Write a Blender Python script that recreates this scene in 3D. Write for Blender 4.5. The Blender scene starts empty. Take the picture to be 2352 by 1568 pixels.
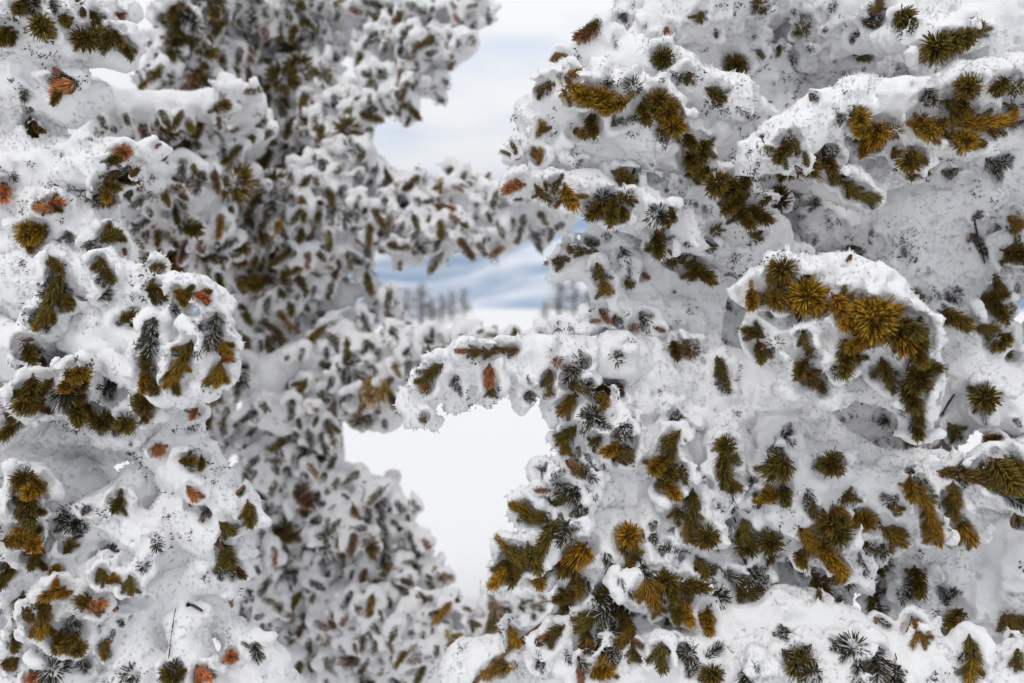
import bpy, math, random
import numpy as np
from mathutils import Vector, Matrix

random.seed(7); RNG = np.random.default_rng(7)
S = bpy.context.scene
COL = S.collection

# ------------------------------------------------------------------ camera
PITCH = math.radians(2.8); CAMZ = 1.75; LENS = 28.0
cd = bpy.data.cameras.new('camera'); cam = bpy.data.objects.new('camera', cd); COL.objects.link(cam)
cam.location = (0, 0, CAMZ); cam.rotation_euler = (math.pi/2 - PITCH, 0, 0)
cd.lens = LENS; cd.sensor_width = 36; cd.clip_start = 0.05; cd.clip_end = 40000
cd.dof.use_dof = True; cd.dof.focus_distance = 1.28; cd.dof.aperture_fstop = 2.3
S.camera = cam
# ------------------------------------------------------------------ sky and sun
SUN_EL, SUN_AZ = math.radians(58), math.radians(205)     # azimuth clockwise from +Y: behind the camera, a little left
W = bpy.data.worlds.new('World'); S.world = W; W.use_nodes = True
nt = W.node_tree; nt.nodes.clear()
N = nt.nodes.new; K = nt.links.new
out = N('ShaderNodeOutputWorld'); bg = N('ShaderNodeBackground'); sky = N('ShaderNodeTexSky')
sky.sky_type = 'NISHITA'; sky.sun_disc = False; sky.sun_elevation = SUN_EL; sky.sun_rotation = SUN_AZ
tc = N('ShaderNodeTexCoord'); mp = N('ShaderNodeMapping'); mp.inputs['Scale'].default_value = (1.0, 1.0, 3.6)
n1 = N('ShaderNodeTexNoise'); n1.inputs['Scale'].default_value = 5.2; n1.inputs['Detail'].default_value = 4; n1.inputs['Roughness'].default_value = .45
cr = N('ShaderNodeValToRGB')
cr.color_ramp.elements[0].position = .30; cr.color_ramp.elements[0].color = (6.5, 7.0, 8.2, 1)
cr.color_ramp.elements[1].position = .56; cr.color_ramp.elements[1].color = (8.95, 8.85, 8.75, 1)
mx = N('ShaderNodeMix'); mx.data_type = 'RGBA'; mx.inputs[0].default_value = .965
K(tc.outputs['Generated'], mp.inputs['Vector']); K(mp.outputs[0], n1.inputs['Vector']); K(n1.outputs['Fac'], cr.inputs[0])
K(sky.outputs[0], mx.inputs[6]); K(cr.outputs[0], mx.inputs[7]); K(mx.outputs[2], bg.inputs[0]); K(bg.outputs[0], out.inputs[0])
bg.inputs[1].default_value = 0.126
sl = bpy.data.lights.new('sun', 'SUN'); sl.energy = 1.05; sl.angle = math.radians(16); sl.color = (1, .965, .92)
so = bpy.data.objects.new('sun', sl); COL.objects.link(so)
sd = Vector((math.sin(SUN_AZ)*math.cos(SUN_EL), math.cos(SUN_AZ)*math.cos(SUN_EL), math.sin(SUN_EL)))
so.rotation_euler = sd.to_track_quat('Z', 'Y').to_euler()
vs = S.view_settings; vs.view_transform = 'Standard'; vs.look = 'None'; vs.exposure = 0.0; vs.gamma = 1; vs.use_curve_mapping = False
S.cycles.use_denoising = True; S.cycles.max_bounces = 8; S.cycles.diffuse_bounces = 6
S.cycles.use_adaptive_sampling = True; S.cycles.adaptive_threshold = 0.01

# ------------------------------------------------------------------ helpers
KP = 36.0/2352/LENS
RT = np.array([1., 0, 0]); FW = np.array([0, math.cos(PITCH), -math.sin(PITCH)]); UP = np.array([0, math.sin(PITCH), math.cos(PITCH)])
CAM = np.array([0, 0, CAMZ])
def P(x, y, d):
    return CAM + d*(FW + (x-1176)*KP*RT + (784-y)*KP*UP)
def tag(o, label=None, cat=None, group=None, kind=None):
    for k, v in (('label', label), ('category', cat), ('group', group), ('kind', kind)):
        if v: o[k] = v
    return o
def empty(name, loc):
    o = bpy.data.objects.new(name, None); COL.objects.link(o); o.location = loc; o.empty_display_size = .1
    return o
def mesh_np(name, V, F, mats, smooth=True, midx=None, col=None):
    """V (n,3), F (m,3 or 4) -> mesh"""
    me = bpy.data.meshes.new(name); V = np.asarray(V, np.float32); F = np.asarray(F, np.int32)
    me.vertices.add(len(V)); me.vertices.foreach_set('co', V.ravel())
    k = F.shape[1]; me.loops.add(F.size); me.loops.foreach_set('vertex_index', F.ravel())
    me.polygons.add(len(F)); me.polygons.foreach_set('loop_start', np.arange(0, F.size, k, dtype=np.int32))
    try: me.polygons.foreach_set('loop_total', np.full(len(F), k, np.int32))
    except Exception: pass
    me.polygons.foreach_set('use_smooth', np.full(len(F), smooth, bool))
    for m in mats: me.materials.append(m)
    if midx is not None: me.polygons.foreach_set('material_index', np.asarray(midx, np.int32))
    if col is not None:
        a = me.attributes.new('tone', 'FLOAT', 'POINT'); a.data.foreach_set('value', np.asarray(col, np.float32))
    me.update(); me.validate()
    return me
def link(name, me, parent=None, mat=None):
    o = bpy.data.objects.new(name, me); COL.objects.link(o)
    if parent is not None: o.parent = parent
    if mat is not None: o.matrix_local = mat
    return o

# ------------------------------------------------------------------ materials
def new_mat(name):
    m = bpy.data.materials.new(name); m.use_nodes = True; t = m.node_tree
    return m, t, t.nodes['Principled BSDF']
def snow_mat(name, col=(.83, .828, .832), grain=1.0, dist=.004):
    m, t, b = new_mat(name); n = t.nodes.new; l = t.links.new
    b.inputs['Base Color'].default_value = (*col, 1); b.inputs['Roughness'].default_value = .75
    b.inputs['Specular IOR Level'].default_value = .25
    c = n('ShaderNodeTexCoord'); a1 = n('ShaderNodeTexNoise'); a1.inputs['Scale'].default_value = 420*grain; a1.inputs['Detail'].default_value = 3
    a2 = n('ShaderNodeTexNoise'); a2.inputs['Scale'].default_value = 95*grain; a2.inputs['Detail'].default_value = 5; a2.inputs['Roughness'].default_value = .7
    ad = n('ShaderNodeMath'); ad.operation = 'MULTIPLY_ADD'; ad.inputs[1].default_value = .35
    bp = n('ShaderNodeBump'); bp.inputs['Strength'].default_value = .7; bp.inputs['Distance'].default_value = dist
    for q in (a1, a2): l(c.outputs['Object'], q.inputs['Vector'])
    l(a1.outputs['Fac'], ad.inputs[0]); l(a2.outputs['Fac'], ad.inputs[2]); l(ad.outputs[0], bp.inputs['Height']); l(bp.outputs[0], b.inputs['Normal'])
    return m
M_SNOW = snow_mat('rimed_snow')
M_FIELD = snow_mat('field_snow', (.77, .77, .77), .1, .02)
def needle_mat():
    m, t, b = new_mat('fir_needles'); n = t.nodes.new; l = t.links.new
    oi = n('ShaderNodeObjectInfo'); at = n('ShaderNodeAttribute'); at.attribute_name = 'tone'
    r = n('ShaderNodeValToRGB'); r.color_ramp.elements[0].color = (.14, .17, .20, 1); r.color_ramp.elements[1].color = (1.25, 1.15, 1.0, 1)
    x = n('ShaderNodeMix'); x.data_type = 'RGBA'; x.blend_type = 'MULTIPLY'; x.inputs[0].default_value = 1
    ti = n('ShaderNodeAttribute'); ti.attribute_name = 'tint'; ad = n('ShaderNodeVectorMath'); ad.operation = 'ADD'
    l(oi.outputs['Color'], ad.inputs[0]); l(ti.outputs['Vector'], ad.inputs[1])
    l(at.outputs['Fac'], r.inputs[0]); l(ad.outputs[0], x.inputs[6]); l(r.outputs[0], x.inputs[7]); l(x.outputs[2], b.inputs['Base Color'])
    b.inputs['Roughness'].default_value = .55; b.inputs['Specular IOR Level'].default_value = .3
    return m
M_NEEDLE = needle_mat()
def plain(name, c, r=.8, scale=60, amt=.35):
    m, t, b = new_mat(name); n = t.nodes.new; l = t.links.new
    tcn = n('ShaderNodeTexCoord'); a = n('ShaderNodeTexNoise'); a.inputs['Scale'].default_value = scale; a.inputs['Detail'].default_value = 6
    q = n('ShaderNodeValToRGB'); q.color_ramp.elements[0].position = .3; q.color_ramp.elements[1].position = .7
    q.color_ramp.elements[0].color = (*[v*(1-amt) for v in c], 1); q.color_ramp.elements[1].color = (*[min(1, v*(1+amt)) for v in c], 1)
    bp = n('ShaderNodeBump'); bp.inputs['Distance'].default_value = .004; bp.inputs['Strength'].default_value = .6
    l(tcn.outputs['Object'], a.inputs['Vector']); l(a.outputs['Fac'], q.inputs[0]); l(q.outputs[0], b.inputs['Base Color'])
    l(a.outputs['Fac'], bp.inputs['Height']); l(bp.outputs[0], b.inputs['Normal']); b.inputs['Roughness'].default_value = r
    return m
M_BARK = plain('fir_bark', (.10, .075, .065), .9, 40)
M_TWIG = plain('twig_bark', (.20, .10, .055), .8, 150)
M_FARBARK = plain('far_twigs', (.13, .11, .10), .9, 3)
COLORS = {'g': (.46, .255, .020), 'o': (.22, .155, .022), 'k': (.085, .082, .045), 'r': (.52, .21, .09)}

# ------------------------------------------------------------------ value noise
LAT = RNG.random((64, 64, 64)).astype(np.float32)*2-1
def vnoise(p, cell, off=0.0):
    q = p/cell + 17.3 + off; i = np.floor(q).astype(np.int64); f = (q-i).astype(np.float32); f = f*f*(3-2*f)
    i0 = i & 63; i1 = (i+1) & 63; r = 0
    for a, xa, wa in ((0, i0[:, 0], 1-f[:, 0]), (1, i1[:, 0], f[:, 0])):
        for b, yb, wb in ((0, i0[:, 1], 1-f[:, 1]), (1, i1[:, 1], f[:, 1])):
            r = r + wa*wb*(LAT[xa, yb, i0[:, 2]]*(1-f[:, 2]) + LAT[xa, yb, i1[:, 2]]*f[:, 2])
    return r

# ------------------------------------------------------------------ signed distance boughs -> quads
def surface_nets(f, org, h):
    nx, ny, nz = f.shape; ins = f < 0
    cnt = np.zeros((nx-1, ny-1, nz-1), np.int8)
    for a in (0, 1):
        for b in (0, 1):
            for c in (0, 1): cnt += ins[a:nx-1+a, b:ny-1+b, c:nz-1+c]
    act = np.argwhere((cnt > 0) & (cnt < 8)); n = len(act)
    if n == 0: return np.zeros((0, 3)), np.zeros((0, 4), int)
    idx = np.full((nx-1, ny-1, nz-1), -1, np.int32); idx[tuple(act.T)] = np.arange(n)
    cor = [(a, b, c) for a in (0, 1) for b in (0, 1) for c in (0, 1)]
    vals = {q: f[act[:, 0]+q[0], act[:, 1]+q[1], act[:, 2]+q[2]] for q in cor}
    s = np.zeros((n, 3)); w = np.zeros(n)
    for q in cor:
        for ax in range(3):
            if q[ax] == 0:
                q2 = list(q); q2[ax] = 1; q2 = tuple(q2); v0, v1 = vals[q], vals[q2]
                m = (v0 < 0) != (v1 < 0); t = np.where(m, v0/np.where(m, v0-v1, 1), 0)
                p = np.tile(np.array(q, float), (n, 1)); p[:, ax] += t
                s += p*m[:, None]; w += m
    V = (act + s/w[:, None])*h + org
    Q = []
    for ax in range(3):
        sl0 = [slice(1, -1)]*3; sl1 = [slice(1, -1)]*3; sl0[ax] = slice(0, -1); sl1[ax] = slice(1, None)
        A = ins[tuple(sl0)]; B = ins[tuple(sl1)]
        e = np.argwhere(A != B)
        if not len(e): continue
        inA = A[tuple(e.T)]; off = np.array([1, 1, 1]); off[ax] = 0; e = e+off
        u, v = (ax+1) % 3, (ax+2) % 3
        def cell(du, dv):
            c = e.copy(); c[:, u] -= du; c[:, v] -= dv; return idx[c[:, 0], c[:, 1], c[:, 2]]
        q = np.stack([cell(1, 1), cell(0, 1), cell(0, 0), cell(1, 0)], 1)
        q[~inA] = q[~inA][:, ::-1]
        Q.append(q[(q >= 0).all(1)])
    return V, np.concatenate(Q)
def caps_arr(caps):
    return (np.array([c[0] for c in caps]), np.array([c[1] for c in caps]), np.array([c[2] for c in caps]), np.array([c[3] for c in caps]))
def cap_dist(p, a, b, ra, rb):
    ab = b-a; L = max(1e-9, float(ab@ab)); t = np.clip(((p-a)@ab)/L, 0, 1)
    return np.linalg.norm(p-a-t[..., None]*ab, axis=-1)-(ra+(rb-ra)*t)
class Field:
    """bough snow as a signed distance grid: grown from rounded chains, roughened, then given the snow round each sprig"""
    def __init__(self, base, h, k, noise, seed, pad=.10):
        A, B, RA, RB = caps_arr(base); rm = np.maximum(RA, RB)[:, None]+pad
        self.lo = np.minimum(A-rm, B-rm).min(0); hi = np.maximum(A+rm, B+rm).max(0)
        self.h, self.k, self.noise, self.seed = h, k, noise, seed
        self.n = np.ceil((hi-self.lo)/h).astype(int)+2; self.f = np.full(tuple(self.n), .06, np.float32)
        self.ax = [self.lo[i]+np.arange(self.n[i])*h for i in range(3)]
        for c in base: self.add(c, k, False)
        m = np.argwhere(np.abs(self.f) < .036); self.f[tuple(m.T)] -= self.nz(m*h+self.lo)
    def nz(self, p, top=1.0):
        dn = np.zeros(len(p), np.float32)
        for cell, amp in self.noise:
            if cell > top: continue
            v = vnoise(p, cell, self.seed*1.7); dn += amp*(v if cell > .04 else (1-2*np.abs(v)))
        return dn
    def box(self, c, pad):
        r = max(c[2], c[3])+pad; a = np.minimum(c[0], c[1])-r; b = np.maximum(c[0], c[1])+r
        i0 = ((a-self.lo)/self.h).astype(int); i1 = ((b-self.lo)/self.h).astype(int)+2
        if (i1 < 1).any() or (i0 > self.n-1).any(): return None, None
        i0 = np.clip(i0, 0, self.n-1); i1 = np.clip(i1, 1, self.n)
        sl = tuple(slice(i0[i], i1[i]) for i in range(3))
        if min(i1-i0) < 1: return None, None
        return sl, np.stack(np.meshgrid(*[self.ax[i][sl[i]] for i in range(3)], indexing='ij'), -1)
    def add(self, c, k, rough=True):
        sl, g = self.box(c, .035+k if not rough else .018)
        if sl is None: return
        d = cap_dist(g, *c).astype(np.float32)
        if rough: d = d-self.nz(g.reshape(-1, 3), .03).reshape(d.shape)*1.1
        o = self.f[sl]; hh = np.clip(.5+.5*(o-d)/k, 0, 1); self.f[sl] = o+(d-o)*hh-k*hh*(1-hh)
    def cut(self, c, kk=.007):
        sl, g = self.box(c, .014)
        if sl is None: return
        d = -cap_dist(g, *c).astype(np.float32)
        d = d+self.nz(g.reshape(-1, 3), .03).reshape(d.shape)*.8
        o = self.f[sl]; hh = np.clip(.5-.5*(o-d)/kk, 0, 1); self.f[sl] = o+(d-o)*hh+kk*hh*(1-hh)
    def sample(self, p):
        i = np.round((p-self.lo)/self.h).astype(int); ok = ((i >= 0) & (i < self.n)).all(1); i = np.clip(i, 0, self.n-1)
        return np.where(ok, self.f[i[:, 0], i[:, 1], i[:, 2]], .06)
    def mesh(self):
        f = self.f; f[[0, -1]] = .05; f[:, [0, -1]] = .05; f[:, :, [0, -1]] = .05
        r = surface_nets(f, self.lo, self.h); self.f = None; return r

# ------------------------------------------------------------------ tubes
def tube(pts, rads, nseg=7):
    pts = [np.asarray(p, float) for p in pts]; V = []; F = []
    if np.linalg.norm(pts[-1]-pts[0]) < 1e-4: pts[-1] = pts[-1]+np.array([.004, 0, .004]); pts[0] = pts[0]-np.array([.004, 0, .004])
    for i, p in enumerate(pts):
        t = pts[min(i+1, len(pts)-1)]-pts[max(i-1, 0)]; t = t/(np.linalg.norm(t)+1e-9)
        u = np.cross(t, [.3, .2, 1] if abs(t[2]) < .9 else [1, 0, 0]); u /= np.linalg.norm(u); v = np.cross(t, u)
        for j in range(nseg):
            a = 2*math.pi*j/nseg; V.append(p+rads[i]*(math.cos(a)*u+math.sin(a)*v))
    for i in range(len(pts)-1):
        for j in range(nseg):
            a = i*nseg+j; b = i*nseg+(j+1) % nseg; F.append((a, b, b+nseg, a+nseg))
    return np.array(V), np.array(F)
def join(parts):
    V = []; F = []; o = 0
    for v, f in parts: V.append(v); F.append(np.asarray(f)+o); o += len(v)
    return np.concatenate(V), np.concatenate(F)

def low_sprig(name, L, n, seed, frost=0.0):
    # the same sprig with plain three-sided needles, for the small ones joined into one part
    r = random.Random(seed); V = []; F = []; T = []; M = []
    for i in range(n):
        az = i*2.39996+r.uniform(-.4, .4); t = (i+r.random())/n
        if L < 1.5: le = math.asin(r.uniform(-.05, 1))*.95; rr = r.uniform(.05, .5)*math.cos(le*.6); ln = r.uniform(.45, .74); t *= .35+.65*le/1.5
        else: le = .76+.2*r.uniform(-1, 1)+(.8*(t-.72)/.28*r.random() if t > .72 else 0); rr = 0; ln = r.uniform(.62, .98)
        b = np.array([rr*math.cos(az), rr*math.sin(az), t*L]); d = np.array([math.cos(az)*math.cos(le), math.sin(az)*math.cos(le), math.sin(le)])
        s = np.cross(d, [0, 0, 1.]); s /= np.linalg.norm(s)+1e-6; q = np.cross(s, d); w = r.uniform(.05, .07)*(1.3 if n in (68, 88, 120) else 1); o = len(V); tone = r.uniform(.12, .9)
        for k in range(3): a = 2*math.pi*k/3; V.append(b+d*ln*.3+w*(math.cos(a)*s+math.sin(a)*q)); T.append(tone*.45)  # needle bases darkened, shade of the pile put into the tone
        V.append(b+d*ln); T.append(min(1, tone*1.3)); F += [(o, o+1, o+3), (o+1, o+2, o+3), (o+2, o, o+3)]; M += [1 if r.random() < frost else 0]*3
    return mesh_np(name, V, F, [M_NEEDLE, M_SNOW, M_TWIG], True, M, T)
# ------------------------------------------------------------------ needle sprigs (unit: needle reach = 1)
def sprig_mesh(name, L, seed, per=30, lean=.55, frost=0.0):
    r = random.Random(seed); V = []; F = []; T = []; M = []
    n = int(per*(L+1.2))
    bend = (r.uniform(-.15, .15)*L, r.uniform(-.15, .15)*L)
    def axis(t): return np.array([bend[0]*t*t, bend[1]*t*t, t*L])
    for i in range(n):
        t = (i+r.random())/n; base = axis(t)
        az = i*2.39996+r.uniform(-.4, .4)
        if L < 1.5: le = math.asin(min(1, max(-.2, r.uniform(-.05, 1.0))))*.95; base = axis(r.uniform(0, .9))*(.35+.65*le/1.5); rr_ = r.uniform(.05, .5)*math.cos(le*.6); base = base+np.array([math.cos(az), math.sin(az), 0])*rr_
        else: le = lean+.2*r.uniform(-1, 1)+(.9*(t-.72)/.28*r.random() if t > .72 else 0)
        d = np.array([math.cos(az)*math.cos(le), math.sin(az)*math.cos(le), math.sin(le)])
        ln = r.uniform(.42, .74) if L < 1.5 else r.uniform(.62, .98)*(1-.12*t); w = r.uniform(.026, .042)
        s = np.cross(d, [0, 0, 1.]); s = s/(np.linalg.norm(s)+1e-6); q = np.cross(s, d)
        cur = np.array([0, 0, .12])*r.uniform(.3, 1.2)
        o = len(V); tone = r.uniform(.12, .9); fr = 1.0 if r.random() < frost else 0
        for (f_, ww) in ((0, .55), (.5, 1.0), (.93, .75)):
            c = base+d*ln*f_+cur*f_*f_
            for k_ in range(3):
                a = 2*math.pi*k_/3; V.append(c+w*ww*(math.cos(a)*s*1.25+math.sin(a)*q*.8)); T.append(min(1, tone*(.2+1.1*f_)))  # tips lighter as new growth; bases darkened, painted shade for pile depth
        V.append(base+d*ln+cur); T.append(tone)
        for s_ in (0, 3):
            for k_ in range(3):
                a = o+s_+k_; b = o+s_+(k_+1) % 3; F += [(a, b, b+3), (a, b+3, a+3)]; M += [1 if fr else 0]*2
        for k_ in range(3): F.append((o+6+k_, o+6+(k_+1) % 3, o+9)); M.append(1 if fr else 0)
    sv, sf = tube([axis(t) for t in (-.25/L, .25, .5, .75, .98)], [.085, .075, .065, .055, .04], 5)
    o = len(V); V += list(sv); T += [.5]*len(sv)
    for a, b, c, d_ in sf: F += [(a+o, b+o, c+o), (a+o, c+o, d_+o)]; M += [2, 2]
    return mesh_np(name, V, F, [M_NEEDLE, M_SNOW, M_TWIG], True, M, T)
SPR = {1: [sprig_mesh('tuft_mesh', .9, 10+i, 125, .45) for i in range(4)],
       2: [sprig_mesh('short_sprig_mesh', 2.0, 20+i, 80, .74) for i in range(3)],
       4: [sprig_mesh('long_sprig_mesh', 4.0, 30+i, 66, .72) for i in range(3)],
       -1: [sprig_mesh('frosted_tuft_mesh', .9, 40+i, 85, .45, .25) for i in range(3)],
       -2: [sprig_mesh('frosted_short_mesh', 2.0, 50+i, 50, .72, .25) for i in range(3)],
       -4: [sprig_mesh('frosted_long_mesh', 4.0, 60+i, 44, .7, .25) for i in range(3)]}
LOW = {}
for kd_, L_, n_l in ((1, .9, 85), (2, 2.0, 110), (4, 4.0, 150)):
    for i in range(2): LOW[kd_, i] = low_sprig('low_sprig', L_, n_l, 70+i+kd_); LOW[-kd_, i] = low_sprig('low_frosted', L_, int(n_l*.7), 80+i+kd_, .25); LOW[kd_*10, i] = low_sprig('low_far', L_, int(n_l*.8), 90+i+kd_, .04)
USE_HAZE = True
# ------------------------------------------------------------------ boughs: chains of "x y depth radius" (x, y, radius read off in the photograph, depth in metres)
RIGHT = [
 "1470 90 1.50 45; 1600 -10 1.50 100; 1760 -60 1.6 120; 1900 -80 1.7 110 | 1460 20 1.6 60; 1480 -60 1.6 70",
 "1350 130 1.38 38; 1450 150 1.38 55; 1560 185 1.38 60; 1680 240 1.40 62; 1760 300 1.45 60; 1830 380 1.6 60 | 1650 90 1.62 90; 1750 190 1.65 90",
 "1225 265 1.42 42; 1250 290 1.40 62; 1300 250 1.38 70; 1400 240 1.36 75; 1480 300 1.38 90; 1560 330 1.42 80; 1650 330 1.45 90; 1760 400 1.6 90 | 1225 340 1.4 45; 1320 330 1.4 60; 1420 350 1.42 60 | 1170 350 1.34 12; 1260 330 1.38 30",
 "1180 425 1.36 10; 1250 425 1.37 28; 1340 440 1.36 45; 1440 470 1.36 50; 1540 520 1.42 70; 1640 560 1.5 90; 1760 600 1.6 90 | 1400 400 1.40 45; 1480 470 1.45 60 | 1640 420 1.40 60; 1700 470 1.42 60; 1740 540 1.5 70",
 "1900 60 1.62 120; 2050 -10 1.5 110; 2200 40 1.42 110; 2400 60 1.4 130 | 2130 90 1.36 60; 2230 80 1.36 50; 2300 180 1.45 100 | 1750 130 1.85 150; 1920 190 1.85 110; 2050 160 1.85 110",
 "1740 370 1.26 38; 1800 330 1.27 52; 1880 270 1.29 62; 1960 240 1.30 55; 2080 235 1.31 55; 2200 215 1.32 65; 2400 200 1.38 90 | 1900 250 1.3 35; 1990 210 1.35 30 | 1880 300 1.3 55; 1900 400 1.36 40; 1990 455 1.34 40 | 1990 300 1.34 40; 2100 320 1.32 50; 2220 330 1.34 45; 2340 290 1.34 60 | 2080 380 1.45 55; 2030 370 1.5 40",
 "1900 480 1.66 100; 2050 500 1.60 120; 2200 470 1.60 120; 2330 440 1.62 130; 2450 450 1.62 140 | 2080 600 1.62 120; 2200 640 1.62 120 | 2330 150 1.7 60; 2420 300 1.7 90 | 2150 400 1.7 80; 1950 380 1.8 100",
 "2200 760 1.58 110; 2250 660 1.6 80; 2270 560 1.62 80 | 2220 850 1.55 90; 2290 900 1.55 80; 2400 860 1.55 100 | 2350 560 1.5 60; 2440 600 1.5 60 | 2180 960 1.56 40; 2250 920 1.5 50; 2330 960 1.5 40; 2400 980 1.5 60",
 "1720 670 1.22 30; 1770 660 1.22 55; 1850 640 1.22 58; 1920 650 1.20 65; 2010 690 1.16 68; 2075 760 1.15 52; 2100 850 1.16 30; 2105 930 1.18 22; 2100 985 1.2 12 | 1740 760 1.22 45; 1800 780 1.22 62; 1880 780 1.20 70; 1960 760 1.18 80 | 1830 850 1.21 35; 1870 880 1.21 22 | 1900 850 1.18 24; 1910 908 1.18 8 | 2050 820 1.17 34; 2062 900 1.16 9 | 1800 860 1.2 9; 1815 890 1.2 9 | 2000 860 1.30 34; 2060 920 1.30 30",
 "1420 800 1.45 60; 1500 850 1.45 85; 1620 900 1.48 105; 1760 930 1.50 105; 1860 1010 1.50 75; 1980 1070 1.46 65; 2100 1075 1.45 55; 2250 1085 1.44 60; 2420 1060 1.45 80 | 1600 780 1.75 90; 1750 830 1.75 120; 1900 930 1.75 110; 2050 980 1.78 90 | 1650 700 1.8 120; 1800 600 1.85 130; 1680 560 1.8 120; 1560 380 1.8 120",
 "1270 640 1.45 12; 1340 600 1.45 38; 1400 590 1.46 50; 1480 600 1.5 75; 1560 640 1.55 85; 1640 600 1.6 80 | 1370 640 1.42 26; 1385 680 1.42 18 | 1430 650 1.45 26; 1450 690 1.45 15 | 1300 760 1.42 28; 1340 745 1.42 36; 1420 730 1.44 45; 1500 720 1.46 50; 1570 730 1.5 60 | 1620 790 1.5 30; 1660 840 1.5 22; 1665 880 1.5 12",
 "1065 812 1.30 26; 1110 815 1.32 20; 1180 818 1.34 20; 1250 825 1.36 30; 1330 820 1.38 42; 1420 830 1.4 55 | 1050 850 1.32 25; 990 880 1.32 34; 950 930 1.32 30; 950 965 1.32 22; 985 965 1.33 16 | 1060 860 1.33 36; 1060 905 1.33 26; 1050 930 1.33 12 | 1125 860 1.33 34; 1125 905 1.33 28; 1128 925 1.33 14 | 1195 870 1.35 36; 1200 915 1.35 28; 1200 945 1.35 12 | 1270 880 1.37 34; 1272 930 1.37 26; 1275 965 1.37 12",
 "1320 850 1.36 40; 1350 930 1.36 55; 1400 980 1.36 60; 1410 1040 1.36 45 | 1330 1000 1.38 40; 1300 1030 1.38 22 | 1440 880 1.42 60; 1520 930 1.45 80; 1600 980 1.45 70 | 1480 1010 1.42 60; 1440 1100 1.4 55",
 "1240 1085 1.38 30; 1270 1110 1.38 45; 1320 1110 1.38 55; 1400 1110 1.40 62; 1500 1060 1.42 60; 1600 1010 1.44 60 | 1260 1140 1.4 30; 1320 1180 1.4 50; 1400 1200 1.42 75; 1480 1180 1.42 80; 1560 1160 1.42 60",
 "1540 990 1.40 22; 1545 1060 1.37 42; 1540 1120 1.36 28 | 1665 960 1.42 22; 1670 1040 1.38 48; 1668 1110 1.36 24 | 1780 1020 1.40 50; 1800 1090 1.38 70; 1900 1090 1.38 60 | 1580 1140 1.38 40; 1590 1210 1.38 50; 1600 1240 1.38 30 | 1700 1150 1.42 70; 1720 1240 1.42 60 | 1800 1180 1.38 80; 1880 1240 1.38 75; 1920 1300 1.38 60 | 1650 1050 1.55 100; 1900 1150 1.55 120; 1700 1250 1.6 140",
 "1880 1110 1.36 50; 1980 1120 1.36 60; 2060 1150 1.35 60; 2110 1200 1.35 45; 2130 1240 1.35 28 | 2100 1110 1.36 45; 2200 1120 1.34 40; 2300 1110 1.32 55; 2420 1120 1.32 60 | 2190 1170 1.36 50; 2230 1230 1.36 28 | 1960 1180 1.38 50; 2030 1230 1.38 40; 2050 1250 1.38 22",
 "2120 1200 1.50 80; 2150 1290 1.48 90; 2200 1350 1.46 75; 2250 1420 1.45 60; 2300 1480 1.44 60 | 2220 1220 1.5 80; 2310 1290 1.46 110; 2380 1380 1.44 90; 2420 1480 1.42 80 | 2080 1290 1.46 60; 2050 1350 1.44 36; 2020 1400 1.44 14 | 2110 1400 1.42 36; 2110 1450 1.42 30 | 2180 1390 1.44 40; 2195 1425 1.44 18",
 "1500 1290 1.36 60; 1480 1350 1.34 50; 1550 1360 1.36 50 | 1560 1240 1.4 60; 1640 1280 1.42 80; 1720 1320 1.42 80; 1800 1300 1.5 90; 1880 1350 1.5 70 | 1640 1380 1.4 80; 1700 1350 1.42 60 | 1720 1150 1.4 30; 1712 1260 1.4 26; 1760 1320 1.45 40",
 "1620 1480 1.34 50; 1700 1450 1.33 52; 1790 1425 1.33 54; 1880 1440 1.32 56; 1960 1480 1.30 60; 2060 1520 1.28 80; 2180 1560 1.28 90; 2400 1600 1.28 110 | 1750 1520 1.28 80; 1900 1560 1.26 90; 2050 1620 1.26 90 | 2300 1540 1.3 70; 2330 1640 1.3 90",
 "1260 1490 1.34 30; 1295 1450 1.36 32; 1350 1410 1.38 40; 1430 1420 1.40 60; 1520 1430 1.42 70; 1600 1440 1.4 60 | 1290 1530 1.34 38; 1400 1530 1.34 75; 1520 1520 1.32 80; 1640 1560 1.3 90",
 "1075 1540 1.42 22; 1110 1530 1.41 30; 1160 1490 1.40 24; 1220 1450 1.39 20; 1290 1405 1.39 18",
 "1150 1320 1.34 7; 1200 1270 1.34 10; 1240 1240 1.35 14; 1290 1210 1.36 22; 1330 1190 1.38 30 | 1190 1180 1.36 7; 1240 1200 1.36 14; 1290 1220 1.38 20 | 1240 1320 1.38 8; 1220 1260 1.38 10 | 1300 1300 1.40 28; 1350 1280 1.40 40; 1400 1270 1.42 50; 1470 1240 1.42 60 | 1290 1370 1.40 10; 1340 1350 1.4 24; 1400 1330 1.42 45",
]
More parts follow.
